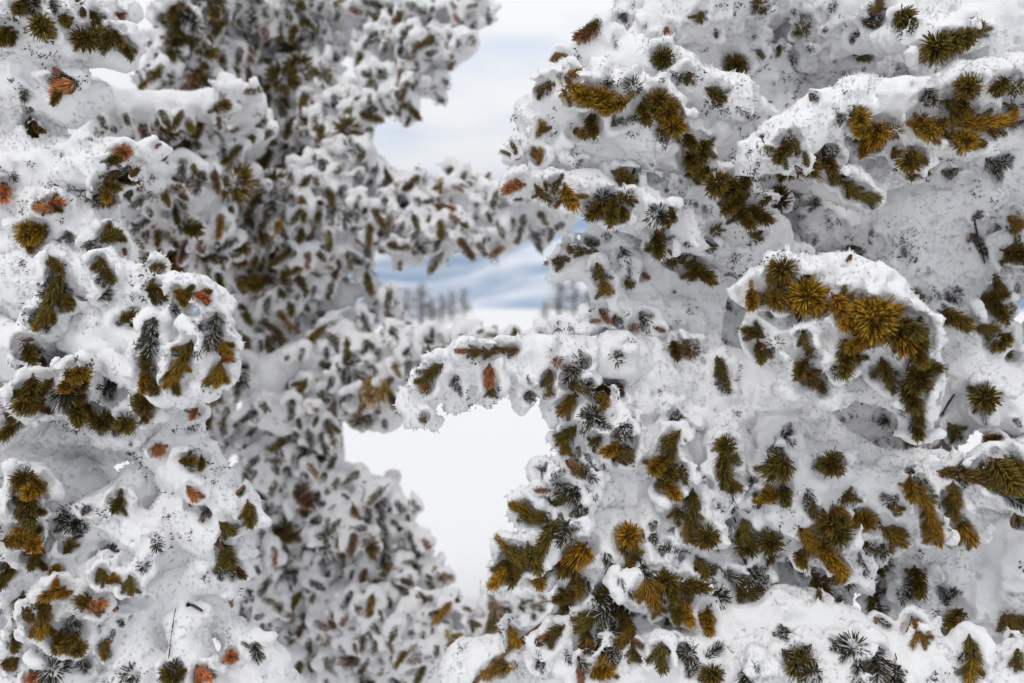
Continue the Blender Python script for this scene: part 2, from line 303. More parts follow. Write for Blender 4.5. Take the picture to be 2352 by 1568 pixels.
RIGHT += [
 "1700 -120 1.7 90; 1850 -260 1.7 110; 2050 -300 1.7 100; 2250 -260 1.7 110 | 1500 -140 1.6 50; 1620 -240 1.6 70; 1750 -330 1.7 60 | 2100 -150 1.5 80; 2300 -120 1.45 90; 2480 -160 1.5 80",
 "2450 120 1.5 90; 2580 180 1.5 100; 2700 260 1.5 70; 2780 330 1.52 36 | 2500 420 1.6 110; 2620 520 1.6 110; 2740 600 1.6 70; 2820 660 1.62 30 | 2480 250 1.8 120; 2560 380 1.9 130",
 "2480 780 1.55 110; 2600 850 1.55 100; 2720 930 1.55 60; 2790 1000 1.56 26 | 2480 1020 1.5 90; 2600 1120 1.5 100; 2740 1240 1.5 60; 2800 1330 1.5 24 | 2500 900 1.85 130; 2560 1150 1.9 130",
 "2500 1400 1.45 110; 2600 1480 1.45 100; 2720 1580 1.45 60; 2780 1660 1.45 24 | 2400 1650 1.4 110; 2550 1720 1.4 90 | 1500 1640 1.4 90; 1700 1700 1.4 110; 1950 1720 1.4 110; 2200 1720 1.4 110",
]
LEFT = [
 "320 110 1.50 30; 260 110 1.45 62; 160 90 1.42 85; 60 40 1.42 100; -60 20 1.45 110 | 290 20 1.5 40; 220 20 1.5 60; 120 -40 1.5 80",
 "215 225 1.45 35; 150 235 1.42 60; 60 200 1.45 80; -60 180 1.5 90 | 60 300 1.5 70; -60 320 1.5 100 | 110 310 1.45 40; 130 340 1.45 40",
 "380 345 1.36 10; 350 345 1.36 22; 300 360 1.37 38; 230 390 1.40 58; 120 400 1.42 70; 0 400 1.45 80; -100 400 1.5 90 | 290 345 1.40 30; 200 350 1.42 40",
 "290 590 1.40 30; 240 560 1.40 48; 150 500 1.40 62; 60 470 1.42 70; -60 460 1.45 90 | 240 470 1.42 28; 220 520 1.42 30 | 120 560 1.4 45; 60 550 1.42 60; -60 560 1.5 70",
 "510 700 1.26 20; 470 670 1.26 28; 400 650 1.28 34; 330 645 1.32 40; 230 640 1.36 50; 140 620 1.38 56; 30 640 1.42 80; -80 650 1.5 90 | 530 780 1.26 18; 520 840 1.26 24; 480 880 1.26 26; 420 900 1.27 26; 370 900 1.28 26 | 480 730 1.27 40; 480 800 1.27 45; 430 840 1.28 45 | 400 700 1.30 52; 390 780 1.30 56; 370 850 1.30 48 | 300 720 1.36 60; 300 800 1.38 60; 240 760 1.42 70",
 "120 700 1.34 50; 110 740 1.34 46; 60 800 1.38 60; 0 800 1.42 70; -80 780 1.5 90 | 200 850 1.34 34; 175 890 1.32 48; 170 940 1.34 44 | 90 880 1.32 40; 80 930 1.30 50; 30 960 1.4 60; -60 950 1.5 80 | 240 860 1.42 60; 310 930 1.40 50; 240 980 1.38 40; 290 1000 1.36 34; 330 940 1.34 24",
 "560 1190 1.36 22; 520 1150 1.36 50; 440 1080 1.38 75; 380 1000 1.42 70; 330 1000 1.5 60; 200 1020 1.6 80; 20 1010 1.6 90 | 530 1220 1.36 30; 490 1230 1.36 60; 420 1200 1.38 80; 370 1250 1.40 80 | 530 1340 1.38 28; 480 1310 1.38 60; 400 1330 1.40 80 | 440 960 1.4 22; 400 990 1.4 30",
 "110 1110 1.32 28; 70 1100 1.33 40; 60 1170 1.34 45; 30 1240 1.36 50; -60 1240 1.4 80 | 110 1140 1.5 60; 190 1130 1.6 70; 160 1230 1.55 60 | 100 1280 1.38 45; 10 1330 1.4 60",
 "350 1250 1.32 28; 320 1220 1.34 55; 260 1180 1.36 50; 220 1200 1.38 60; 150 1280 1.40 70; 60 1330 1.42 70; -60 1400 1.45 80 | 340 1300 1.32 26; 290 1330 1.32 40; 240 1320 1.34 50 | 270 1400 1.34 26; 220 1390 1.34 48; 130 1370 1.34 60; 110 1430 1.34 60; 170 1460 1.36 50; 60 1480 1.4 60; -60 1500 1.45 80 | 270 1180 1.38 50; 320 1120 1.4 60",
 "470 1410 1.36 30; 440 1430 1.36 45; 440 1500 1.36 50; 460 1580 1.36 70 | 330 1400 1.42 75; 330 1490 1.40 75; 290 1580 1.40 90 | 380 1310 1.42 60; 360 1420 1.42 60 | 560 1480 1.42 50; 600 1540 1.42 60; 640 1600 1.42 60 | 180 1560 1.38 70; 30 1560 1.38 70",
]
LEFT += [
 "60 -120 1.55 80; -60 -200 1.6 100; -220 -220 1.7 110 | 180 -150 1.5 50; 40 -260 1.6 70; -120 -330 1.7 80 | -180 120 1.6 110; -320 200 1.7 100; -440 300 1.7 50",
 "-200 420 1.6 110; -340 520 1.65 90; -450 620 1.7 40 | -180 700 1.6 110; -320 800 1.65 100; -460 900 1.7 40 | -200 1000 1.6 110; -350 1120 1.65 90; -460 1220 1.7 36 | -180 1320 1.55 110; -330 1450 1.6 90; -440 1560 1.6 40 | -60 1680 1.5 100; 150 1700 1.5 100; 400 1700 1.5 90",
]
MID = [
 "420 -110 2.5 90; 600 -140 2.7 110; 780 -150 2.7 100; 960 -110 2.6 70; 1060 -80 2.5 36 | 480 -260 2.7 90; 620 -300 2.8 110; 800 -280 2.7 80; 900 -250 2.7 30 | 560 -420 2.8 80; 680 -440 2.8 70; 780 -430 2.8 30",
 "480 -20 2.35 70; 620 10 2.6 120; 760 20 2.7 110; 900 30 2.6 90; 1000 20 2.5 70; 1090 10 2.45 45 | 900 110 2.55 85; 990 110 2.5 70; 1050 100 2.45 45 | 960 180 2.5 45; 1000 195 2.5 28 | 870 170 2.5 50; 930 235 2.45 32; 940 260 2.45 16",
 "420 20 2.3 50; 420 110 2.35 60; 500 150 2.5 80; 600 120 2.7 110; 700 110 2.75 90 | 360 180 2.3 40; 450 180 2.4 50; 560 210 2.6 70",
 "700 180 2.6 70; 740 260 2.6 80; 790 320 2.55 60; 820 380 2.5 55; 850 420 2.5 40 | 850 240 2.5 40; 800 280 2.55 50 | 640 240 2.65 70; 620 330 2.8 100",
 "210 225 1.95 30; 240 245 1.95 38; 320 250 1.98 34; 400 245 2.0 32; 480 240 2.05 34; 560 240 2.1 42 | 250 300 2.1 40; 350 310 2.15 60; 460 310 2.2 70; 560 300 2.3 60 | 350 350 2.4 70; 500 400 2.7 120; 600 400 2.9 120",
 "740 400 2.5 60; 700 450 2.45 75; 640 500 2.45 75; 580 560 2.45 60; 540 600 2.45 40 | 800 420 2.5 60; 840 500 2.5 70; 780 560 2.5 75; 700 580 2.5 75",
 "500 390 2.2 60; 430 430 2.1 60; 330 430 2.0 50; 280 440 2.0 30 | 480 480 2.2 70; 400 520 2.15 65; 340 520 2.1 50 | 460 580 2.3 80; 400 600 2.25 60; 560 640 2.6 110",
 "780 440 2.6 60; 880 440 2.55 50; 940 430 2.5 34; 1020 440 2.45 26; 1120 455 2.4 22; 1220 470 2.35 20; 1300 490 2.3 20 | 1000 425 2.5 22; 1060 410 2.5 20; 1110 410 2.5 12 | 860 520 2.55 60; 920 540 2.5 52; 980 530 2.48 50; 1060 520 2.45 50; 1140 510 2.42 48; 1220 510 2.4 40; 1290 520 2.4 30 | 930 590 2.5 22; 960 600 2.5 14 | 1010 580 2.48 18; 1010 600 2.48 10 | 1110 560 2.45 20; 1180 555 2.45 18",
 "700 640 2.5 60; 640 700 2.5 75; 570 760 2.5 70; 540 830 2.5 40 | 750 620 2.5 40; 790 660 2.5 26; 800 690 2.5 16 | 700 720 2.55 40; 660 780 2.55 50 | 850 660 2.5 20; 890 700 2.5 22; 930 745 2.5 12",
 "560 880 2.3 40; 610 870 2.3 48; 680 830 2.35 45; 740 800 2.4 40; 790 760 2.5 36; 830 740 2.5 22 | 600 930 2.3 50; 640 950 2.3 40; 650 980 2.3 20",
 "760 780 2.4 30; 850 795 2.4 40; 920 790 2.35 40; 990 790 2.3 40; 1050 785 2.3 36; 1120 780 2.3 28; 1190 775 2.3 18; 1240 775 2.3 12 | 790 850 2.4 45; 860 850 2.4 50; 930 840 2.35 40; 1000 820 2.3 30 | 820 930 2.4 45; 880 940 2.4 50; 930 930 2.4 40; 890 980 2.4 22",
 "720 870 2.35 45; 700 950 2.35 55; 740 1000 2.35 42; 760 1040 2.35 16 | 600 1010 2.5 80; 660 1060 2.5 90; 620 1150 2.5 90 | 480 950 2.4 50; 480 1050 2.5 60",
 "720 1100 2.45 75; 780 1120 2.45 62; 840 1140 2.42 42; 900 1150 2.42 26; 940 1190 2.42 22 | 760 1200 2.45 75; 840 1220 2.42 60; 910 1230 2.42 40; 960 1250 2.42 22 | 700 1250 2.5 80; 620 1280 2.5 80",
 "520 1200 2.3 24; 560 1230 2.3 40; 590 1300 2.3 40; 610 1380 2.32 44; 560 1440 2.35 60 | 660 1370 2.5 90; 760 1310 2.45 70; 850 1310 2.42 60; 930 1320 2.4 42; 1010 1330 2.4 22; 1040 1335 2.4 8 | 600 1480 2.5 80; 700 1480 2.5 100",
 "780 1380 2.4 60; 860 1420 2.35 50; 950 1410 2.3 45; 1040 1400 2.3 32; 1120 1400 2.28 22; 1190 1392 2.25 16; 1240 1392 2.22 8 | 800 1480 2.4 50; 900 1480 2.35 50; 1000 1470 2.3 50; 1090 1460 2.3 50; 1170 1460 2.3 40 | 780 1540 2.4 60; 900 1540 2.35 22; 960 1540 2.35 20 | 660 1560 2.4 80",
]
# sprigs read off in the photograph, tile by tile (three times the picture's own scale): x y size angle(t = points outwards) colour
SPRIGS = {
 (1568, 0): """120 110 90 t o;270 130 50 t k;350 190 60 t k;540 30 110 t o;740 50 120 -50 k;900 30 120 40 k;1040 20 120 t k;1330 60 130 45 o;820 200 120 t o;1000 190 90 t k;1290 170 150 -20 k;1190 240 90 t k;1540 130 150 t o;1750 330 190 t o;1860 300 150 t o;1950 270 130 t o;2040 220 140 60 o;2010 140 70 t o;40 530 110 t o;360 450 140 t o;490 460 70 20 k;220 640 170 -30 o;400 765 150 -35 k;690 745 130 t k;880 430 120 10 k;880 640 120 15 k;1700 655 130 t k;1960 600 150 t o;2200 590 160 t o;2310 610 120 t o;1110 810 90 t k;1220 820 130 t g;1240 900 150 t g;1340 930 170 t g;1270 990 130 t g;1450 910 120 t o;1670 870 190 t g;1760 870 170 t g;1950 830 200 0 g;2100 840 220 0 g;2210 830 180 10 g;1950 970 150 t g;1920 750 160 t o;2280 760 120 t o;1440 1100 130 t o;1590 1150 200 -30 o;1560 1110 150 t o;2080 1010 150 -30 k;2140 1120 190 -25 k;470 1075 150 -50 k;690 1050 150 t o;760 970 110 t o;800 1120 190 t o;870 1150 160 t o;720 1150 140 t o;1000 1110 140 t o;1040 1220 140 -40 o;1160 1290 160 -40 o;1270 1360 170 -20 o;255 920 90 -80 k;50 970 130 t o;150 1020 160 t o;60 1110 150 t o;140 1190 150 t o;240 1270 160 t o;330 1310 150 t o;430 1240 150 t o;370 1400 160 t o;410 1480 160 t o;510 1470 150 t o;650 1370 160 t o;740 890 70 t k;1840 1190 120 -20 k;30 1400 80 t k;2290 1520 120 t g;2030 1500 90 20 k;900 1400 100 t k""",
 (784, 0): """1720 220 230 215 r;1760 170 160 215 o;1480 390 110 t g;1870 280 150 -70 k;1410 590 150 205 o;1480 530 70 t k;1590 510 120 t g;1640 630 170 t g;1560 640 120 t g;1730 660 190 t g;1810 690 150 t g;1800 540 170 -10 k;1900 720 170 t g;2000 600 130 t k;2080 770 150 t o;2180 710 160 t o;2250 770 160 t g;2290 870 150 t g;1370 900 130 60 g;1210 1050 120 80 g;1130 1050 70 160 o;1365 1080 120 80 g;1720 850 140 t o;1640 920 100 t g;1890 850 120 40 k;1300 980 90 30 k;1550 1000 110 -35 k;1610 1110 110 t k;2220 970 110 t k;1930 1200 170 -20 o;1990 1230 100 t o;1195 1280 180 190 r;1380 1330 120 t o;1480 1280 110 t o;1560 1350 160 t g;1640 1350 70 t k;1210 1370 80 0 k;1300 1370 60 t k;1780 1430 150 t o;1870 1430 170 t o;1960 1360 120 t o;1940 1470 130 t o;1890 1350 80 t k;2170 1490 150 t k;2270 1500 130 t o;2210 1310 90 0 k;2210 400 130 t o;2310 520 130 -30 k;2090 150 110 -90 k;1940 120 80 -90 k;2240 220 90 t r;2310 240 80 -40 k;2130 1120 60 t k;2150 1250 60 t k;470 740 200 -65 o;440 690 120 t o;340 50 140 -80 o;320 290 170 -110 r;420 230 90 -90 o;490 180 70 t o;410 520 150 -95 r;520 440 80 -70 r;740 240 90 -50 k;650 210 70 t k;850 190 80 t o;890 280 80 t o;740 380 70 t r;580 560 90 t r;640 50 80 t o;760 20 70 t r;890 40 100 10 o;60 640 120 t g;180 800 180 -20 o;150 900 130 10 o;700 1280 110 t g;790 1280 110 0 g;930 1260 90 t g;1000 1230 90 60 g;700 1430 170 -20 r;400 1300 90 t o;930 1390 70 t k;890 1480 70 t o;1160 1500 90 -40 o;540 1380 120 -30 o""",
 (784, 522.5): """1440 240 90 190 r;1520 220 140 195 o;1570 140 70 t r;1650 160 150 180 o;1740 110 130 200 k;1830 60 140 20 k;1760 200 140 -80 k;1780 300 150 -70 o;1800 400 140 -85 g;1950 200 200 -75 k;1970 300 120 -70 k;1980 390 80 -60 o;2090 330 80 t r;2180 100 160 t o;2310 220 120 t o;1600 720 160 -60 k;1500 650 60 t k;1810 600 100 t r;1750 640 80 0 r;1690 580 50 t k;1890 640 90 -80 k;2080 620 130 -60 k;2020 690 70 t g;2190 700 90 -20 r;2300 830 130 t o;1910 910 110 t k;1850 780 90 60 k;840 850 120 180 r;930 850 120 180 o;1010 860 110 180 o;1090 840 110 180 o;1170 840 120 180 o;1250 850 110 180 k;1350 830 70 170 k;1430 820 60 t k;640 980 170 215 o;590 1050 130 220 g;580 1110 90 t r;790 1050 140 -90 k;815 1120 90 -80 k;1020 1010 170 -90 r;1030 1110 120 -90 o;1290 1040 100 -70 k;1435 1040 150 -90 o;1430 1130 80 -90 g;1490 930 90 t r;1300 1160 90 -80 k;570 1320 70 t o;1630 920 120 t k;1610 1000 130 t k;1690 1070 140 t k;1620 1090 120 t o;1570 1210 200 -120 o;1720 1110 120 t k;1830 1120 140 t o;1820 1200 120 t g;1900 1220 130 t k;1930 1290 110 t k;1720 1300 150 t k;1690 1370 110 t k;1800 1340 110 t k;1950 1370 120 t k;1940 1450 100 t k;1570 1420 170 -130 o;1530 1500 130 -100 g;1880 1530 140 t g;1990 1550 110 t o;1740 1490 90 t o;2290 1330 150 20 k;2290 1450 170 -130 o;2240 1530 110 t o;550 790 150 -50 o;600 860 160 -20 o;650 830 110 t o;440 880 110 0 o;750 750 80 -80 k;900 730 100 t g;1010 740 110 0 o;1180 740 100 30 o;200 540 80 t o;330 610 140 -50 r;420 660 110 -50 o;190 800 110 -40 o;330 800 60 t k;130 90 130 -35 r;290 80 160 -90 r;370 970 130 -60 g;340 1170 190 -65 o;40 1060 90 t k;860 10 90 t o;990 60 90 -40 o;60 200 160 -80 o""",
 (1568, 522.5): """60 110 100 t k;190 120 100 -40 o;230 20 90 t o;500 60 120 -20 o;120 300 160 t o;430 220 140 60 k;370 190 110 t k;350 320 90 t k;300 530 80 t k;680 300 170 t o;670 390 90 t o;480 480 150 t g;560 480 100 t o;650 500 140 t g;770 540 150 t o;850 480 230 t g;780 500 160 t g;920 480 140 t g;1080 540 200 t g;1160 600 190 t g;1250 590 180 t g;1330 640 270 t g;1400 570 170 t g;1290 700 170 t g;1560 690 200 t o;1480 740 170 t o;1540 780 190 t g;1640 740 150 t o;1250 760 160 t g;1130 890 200 t o;1190 820 150 t g;1130 970 150 t o;500 730 170 160 o;530 850 170 -80 o;640 810 120 t k;840 770 150 -80 o;860 850 110 -70 o;820 960 150 t o;870 1020 170 -45 o;950 1085 110 t o;1390 980 200 -75 o;1420 1080 150 -60 o;1620 870 160 t o;1690 970 130 t o;1620 1060 170 t o;1570 1160 190 t o;1700 1130 120 -30 o;1610 1280 170 -80 o;1620 1390 140 t o;1570 1460 90 t o;1600 950 150 -60 o;1330 1190 60 t o;260 950 160 -70 o;300 1060 140 -80 o;60 850 120 t o;280 740 90 t k;1170 180 120 t o;1290 200 70 t k;1440 60 120 -60 k;1520 150 110 -70 k;1370 330 90 t k;1600 490 170 -60 o;1730 430 150 -55 k;1870 620 170 t o;2170 370 130 -80 o;2120 480 140 t o;2180 570 150 t o;2080 700 160 -10 o;2220 780 150 t o;2310 180 200 t o;2100 160 120 -10 k;2020 80 120 -75 k;2080 1180 170 t o;2080 1290 130 -80 k;1870 1400 150 -50 o;2160 1460 130 t o;2310 1340 80 t k;360 1310 110 t k;330 1390 110 t k;290 1510 130 t o;90 1350 70 30 k;720 1440 120 t k;650 1530 100 t k;30 1410 50 t k""",
 (0, 0): """160 30 150 t o;30 230 140 t o;290 190 150 t o;440 130 110 t o;380 25 110 t k;560 30 130 -35 o;650 110 130 -55 o;570 275 150 t o;650 230 130 t o;730 280 130 t o;800 250 120 t o;870 340 140 -70 o;935 290 90 -110 k;820 100 90 -30 r;420 550 240 200 k;440 590 200 198 r;170 640 140 -70 k;200 730 90 -60 k;220 870 170 -80 o;170 960 90 t k;570 970 110 10 k;60 1190 150 -50 k;25 1320 140 t r;380 1400 140 15 r;300 1430 130 190 r;440 1050 70 t k;440 1240 60 t k;780 1100 100 t o;850 1050 100 t r;730 1380 90 t o;660 1370 90 t k;1090 1000 50 20 r;230 1130 50 t k;1200 90 250 10 o;1280 60 200 -20 o;1130 290 160 -60 o;1210 310 150 t o;1370 380 200 -95 g;1300 440 150 -80 o;1350 500 130 t r;1010 490 100 t o;990 570 90 t o;1130 540 100 t o;1280 580 110 t r;1200 560 70 t o;1480 590 150 0 r;1540 560 90 t o;700 830 140 -60 o;760 870 120 -40 o;870 810 110 -70 o;980 880 150 -80 r;1130 800 160 -60 o;1380 850 170 -100 o;1520 740 130 t o;1500 900 150 -95 r;1340 1180 170 -90 o;1890 450 190 195 o;1780 570 160 -100 o;2150 450 140 -100 g;2060 540 110 200 g;1830 190 150 -90 r;1960 220 110 -95 r;1840 80 100 t o;1740 370 110 t r;2080 660 90 t o;2040 820 100 0 o;2080 880 100 t o;1970 990 90 -80 o;1870 950 120 -90 o;2090 1060 180 -110 o;1970 1180 90 t o;2180 1130 120 t k;2180 1240 80 t o;2030 1330 110 -90 r;1780 1230 170 -115 o;1760 1380 180 -115 o;860 1230 180 0 o;960 1240 120 t r;900 1340 160 0 o;760 1280 120 t o;1060 1330 150 0 r;1190 1290 150 0 g;1240 1370 150 -60 o;1290 1330 120 t r;730 1350 110 t g;890 1520 100 -70 o;1060 1500 130 -95 r;1200 1520 110 t r;1560 90 140 -95 o;1580 1300 70 t o;1700 1510 200 -110 o""",
 (0, 522.5): """200 50 160 t g;750 60 170 30 o;860 160 60 t r;470 50 90 t k;620 120 110 t k;700 250 130 -70 o;740 320 160 -60 o;370 250 160 -60 o;390 400 200 -110 o;350 490 170 -110 o;320 590 180 -120 o;280 650 130 -130 g;440 500 150 -70 o;540 540 110 -60 k;720 460 130 20 k;880 620 160 30 o;810 665 110 200 k;1060 430 160 0 o;1250 450 150 -10 g;1380 470 140 -20 r;1190 560 110 t k;1050 680 170 -95 k;1040 790 180 -100 k;1000 900 180 -100 o;1000 1040 180 -95 g;1060 1080 120 -80 o;1480 650 150 -100 k;1460 760 180 -100 k;1330 670 110 t k;1290 850 180 -110 o;1230 950 170 -110 g;1200 1040 160 -130 g;1540 830 140 -60 g;1500 1000 180 -100 g;1570 890 80 t r;200 860 150 t o;170 960 80 t k;510 1020 180 t g;220 1110 190 t o;220 1220 190 t o;440 1180 160 t k;520 1240 170 t o;590 1260 120 t g;820 1000 130 -20 k;760 1110 110 t k;980 1220 140 t o;990 1300 100 -80 o;700 1340 140 t o;860 1360 130 t o;80 1370 140 t o;40 1230 100 t k;320 1490 150 -40 k;920 1460 70 t k;1090 1530 90 t r;840 790 80 0 g;950 100 120 -50 r;1200 20 100 t r;1790 100 160 205 g;1870 50 120 200 o;1660 300 90 t o;1900 280 80 t r;2120 210 140 -90 r;2250 280 70 t r;2290 170 110 -95 r;1590 500 140 -80 r;1400 200 200 -60 o;1420 310 200 -90 o;1500 230 150 -50 o;1100 130 130 -90 o;1080 270 120 0 o;2070 470 80 t k;1450 1150 160 -30 o;1500 1190 110 t g;1340 1270 80 t r;1430 1350 200 -90 o;1810 1220 110 t o;2080 1100 160 -120 o;2230 950 130 -60 o;2200 1280 200 -70 o;2270 1400 200 -75 o;1930 1480 80 t o;1540 1530 120 60 o;1660 1330 90 t k""",
 (0, 1045): """160 170 140 t o;240 240 170 t g;190 360 190 t o;100 590 220 0 g;200 570 170 t g;250 690 180 -110 o;480 430 170 t k;580 380 90 40 k;350 390 110 t k;580 200 90 t k;540 540 160 45 k;470 640 130 50 o;820 330 120 t o;1080 570 150 t k;1320 260 140 -55 r;380 800 80 t g;700 820 120 -60 o;770 860 110 30 g;900 890 140 -80 o;760 720 60 t k;980 770 90 t k;140 1040 220 -100 o;380 950 140 t g;300 1140 210 -100 g;290 1050 120 t o;570 1010 110 t o;650 1040 170 0 r;510 1140 170 -80 k;490 1280 160 t o;400 1270 120 t o;110 1270 110 t o;360 1350 90 20 o;30 1020 110 t k;20 820 130 t o;720 1330 140 -95 o;770 1230 110 -110 k;820 1130 80 t k;370 1480 200 t k;570 1440 120 -80 k;910 1520 150 t k;1180 1520 140 t o;1590 1000 90 -80 r;1570 1110 100 -30 r;1520 800 110 -70 k;1430 800 60 t k;230 1540 80 t r;60 1440 90 t o;1290 40 150 0 o;1390 50 80 t o;1690 170 170 -80 o;1720 390 190 -80 o;1560 500 150 -40 o;1570 680 200 -65 o;1640 800 130 -50 o;1400 390 100 t k;1940 820 140 -20 o;1710 920 90 t k;1740 1020 110 t k;1800 1110 80 t o;2000 1260 90 t o;2040 1370 100 -60 k;1760 1340 140 t k;1590 1390 80 t r;2260 590 120 -100 o;2090 150 70 t k;2200 430 90 t k;1390 1500 150 -55 r""",
 (784, 1045): """450 740 110 0 o;240 880 140 -110 g;400 900 230 -65 o;320 780 100 t g;660 810 120 t o;720 830 110 -20 g;600 990 120 200 o;760 1000 120 -65 o;150 1100 200 -50 r;220 1180 120 -50 o;330 1310 110 -60 r;480 1420 100 t r;600 1110 150 -20 o;690 1160 130 -60 o;480 1240 140 -80 o;570 1260 140 -60 k;740 1240 170 -50 g;750 1310 120 0 g;910 1160 110 -20 o;1060 1060 180 -50 g;1120 1150 200 -60 g;1180 1240 160 -70 g;1100 990 170 -10 g;1230 1010 120 t o;1330 1040 120 t o;1180 1090 90 -30 k;1030 1300 100 t g;300 620 200 -70 k;250 350 170 -60 k;270 470 180 -65 k;350 190 90 t k;180 230 110 t k;20 280 80 -30 k;1590 60 100 t r;1640 20 100 t k;1690 130 130 t k;1630 110 100 t o;1800 30 120 -80 k;1930 10 150 20 o;1480 140 150 30 k;1390 110 80 t k;1390 245 110 180 r;1550 240 170 200 k;1450 350 140 195 o;1540 300 150 200 o;1610 270 130 t k;1640 340 160 -90 k;1720 250 110 t k;1240 370 170 160 g;1350 430 190 165 o;1420 410 120 t k;1450 510 170 -10 o;1540 520 170 t k;1400 590 220 240 o;1110 610 150 130 g;1180 680 220 -50 o;1210 750 180 -80 o;1110 830 220 220 g;1160 780 150 t o;1340 820 200 -75 g;1310 700 230 -75 o;1640 690 180 t g;1580 760 200 235 o;1620 860 170 -80 o;1640 930 110 t g;1560 980 180 200 o;1690 900 140 -80 k;1650 460 120 -60 k;1980 560 160 t g;1960 650 190 -60 o;1980 740 130 -80 g;1830 720 200 -85 k;1850 870 200 -85 k;1840 960 130 t o;1950 890 190 -65 k;2140 540 110 t k;2270 640 120 t k;2090 800 130 t k;2120 940 230 -75 g;2170 1040 130 -70 g;2230 890 160 t o;2290 930 140 t o;2300 1060 180 -80 o;1860 1050 220 t k;1770 1060 210 t k;1700 1140 210 220 o;1680 1270 180 -110 g;1850 1200 170 t k;1930 1120 200 -60 o;1980 1220 200 -80 g;1800 1320 160 t k;1830 1430 170 -90 g;1800 1490 150 t g;1870 1360 130 t k;1470 1220 190 215 o;1400 1250 70 t r;1350 1320 130 -80 k;1380 1430 140 -85 k;1540 1370 140 -60 k;1650 1500 150 -90 r;1660 1440 130 -60 k;2010 1350 140 -80 o;2200 1380 200 -95 o;2230 1320 110 t k;2200 60 170 t g;2260 120 130 t o;2260 220 150 t g;2310 410 150 -80 g;1160 1440 200 215 g;1040 1500 120 t g""",
 (1568, 1045): """10 130 150 -80 o;280 80 170 t o;310 170 170 -80 o;335 290 200 -90 k;650 90 190 t o;700 60 110 t o;1020 70 150 t o;940 90 120 180 k;820 70 110 180 k;600 290 170 190 g;540 310 120 190 g;700 265 150 t o;870 270 160 -60 k;890 360 150 -85 o;70 300 160 -90 o;60 420 180 -95 o;30 530 150 -90 g;170 570 150 t o;250 570 140 -60 g;430 520 180 -80 o;440 630 140 t o;600 610 150 t o;620 690 110 -90 o;840 560 180 -60 g;880 620 140 -60 g;1000 490 160 t o;1060 540 170 t o;1100 400 170 -40 g;1130 290 120 t o;1000 690 190 t g;1070 770 190 -60 g;1260 450 130 t g;1330 430 150 -70 k;1440 550 200 -40 g;1420 330 110 t k;1470 370 110 -50 g;1570 220 140 t g;1650 300 180 -60 g;1710 410 180 -70 g;1740 510 200 -80 g;1670 200 90 t k;1870 260 180 -85 o;1870 370 160 -80 o;1960 520 210 -55 g;1430 90 120 -40 k;1580 130 80 t k;1720 80 70 0 k;1850 120 200 -5 o;2010 150 210 -5 o;2160 200 210 -10 o;2220 120 230 t o;2310 100 200 t o;2280 220 220 -10 o;2300 320 200 -30 k;2330 430 150 -50 o;130 760 170 -60 o;190 830 130 -60 k;80 900 160 t o;310 820 170 -40 k;430 900 200 -40 o;510 850 150 t k;230 990 180 t k;170 1120 150 t g;20 1080 140 t g;810 710 130 t o;850 780 100 -60 o;940 900 210 -60 o;970 960 120 t o;1040 980 120 t k;1310 740 170 t o;1230 750 120 t k;1170 850 130 t k;1320 950 120 t o;1320 1080 180 -75 o;1620 850 170 t o;1560 890 120 t k;1500 950 120 t k;1590 990 110 t k;1440 1000 60 t k;1620 1190 190 -60 g;1650 1250 120 -50 g;1560 1160 90 t k;1810 990 170 60 k;1880 1110 140 t o;1990 1330 200 -80 o;1990 1460 200 -90 g;2260 1160 180 -60 o;2290 1260 150 -60 o;2320 1400 150 -80 o;740 1280 180 t k;1160 1330 180 t k;1060 1290 90 t k;1350 1310 110 -40 k;190 1370 200 40 k;60 1490 150 50 k;510 1440 150 -80 k;450 1520 180 t k;200 1520 140 t o;800 1440 190 t o;880 1500 150 t k;1340 1440 230 t k;1210 1490 190 t k;1440 1520 200 t k;30 1370 140 t k;20 640 70 t k;480 740 120 -60 k""",
}
# ------------------------------------------------------------------ ground, far hillside, haze
def sstep(a, b, x): t = np.clip((x-a)/(b-a), 0, 1); return t*t*(3-2*t)
def ground_z(X, Y):
    r = np.hypot(X, Y); p = np.stack([X, Y, np.zeros_like(X)], -1).reshape(-1, 3)
    v1 = vnoise(p, 9.0).reshape(X.shape); v2 = vnoise(p, 2.1, 5).reshape(X.shape)
    z = .10*v1*sstep(2, 12, r) + .03*v2
    bump = sstep(-9.5, -2.5, X)*1.25*sstep(18, 58, Y)
    z = z + bump
    z = z - np.clip(r-62, 0, 900)*.16*sstep(60, 90, r)
    v3 = vnoise(p, 900., 3).reshape(X.shape)+.5*vnoise(p, 400., 4).reshape(X.shape)+.25*vnoise(p, 170., 6).reshape(X.shape)
    az = np.arctan2(X, np.maximum(Y, 1e-3)); a = np.degrees(az); a = np.where(Y < 0, 40, a)
    H = np.interp(a, [-60, -30, -12, -7, -3, 1.5, 5, 12, 30, 60], [420, 330, 250, 290, 360, 620, 700, 520, 430, 420])
    z = z + sstep(2400, 6200, r)*(H+130+70*v3) + sstep(700, 2000, r)*12*v3
    return z
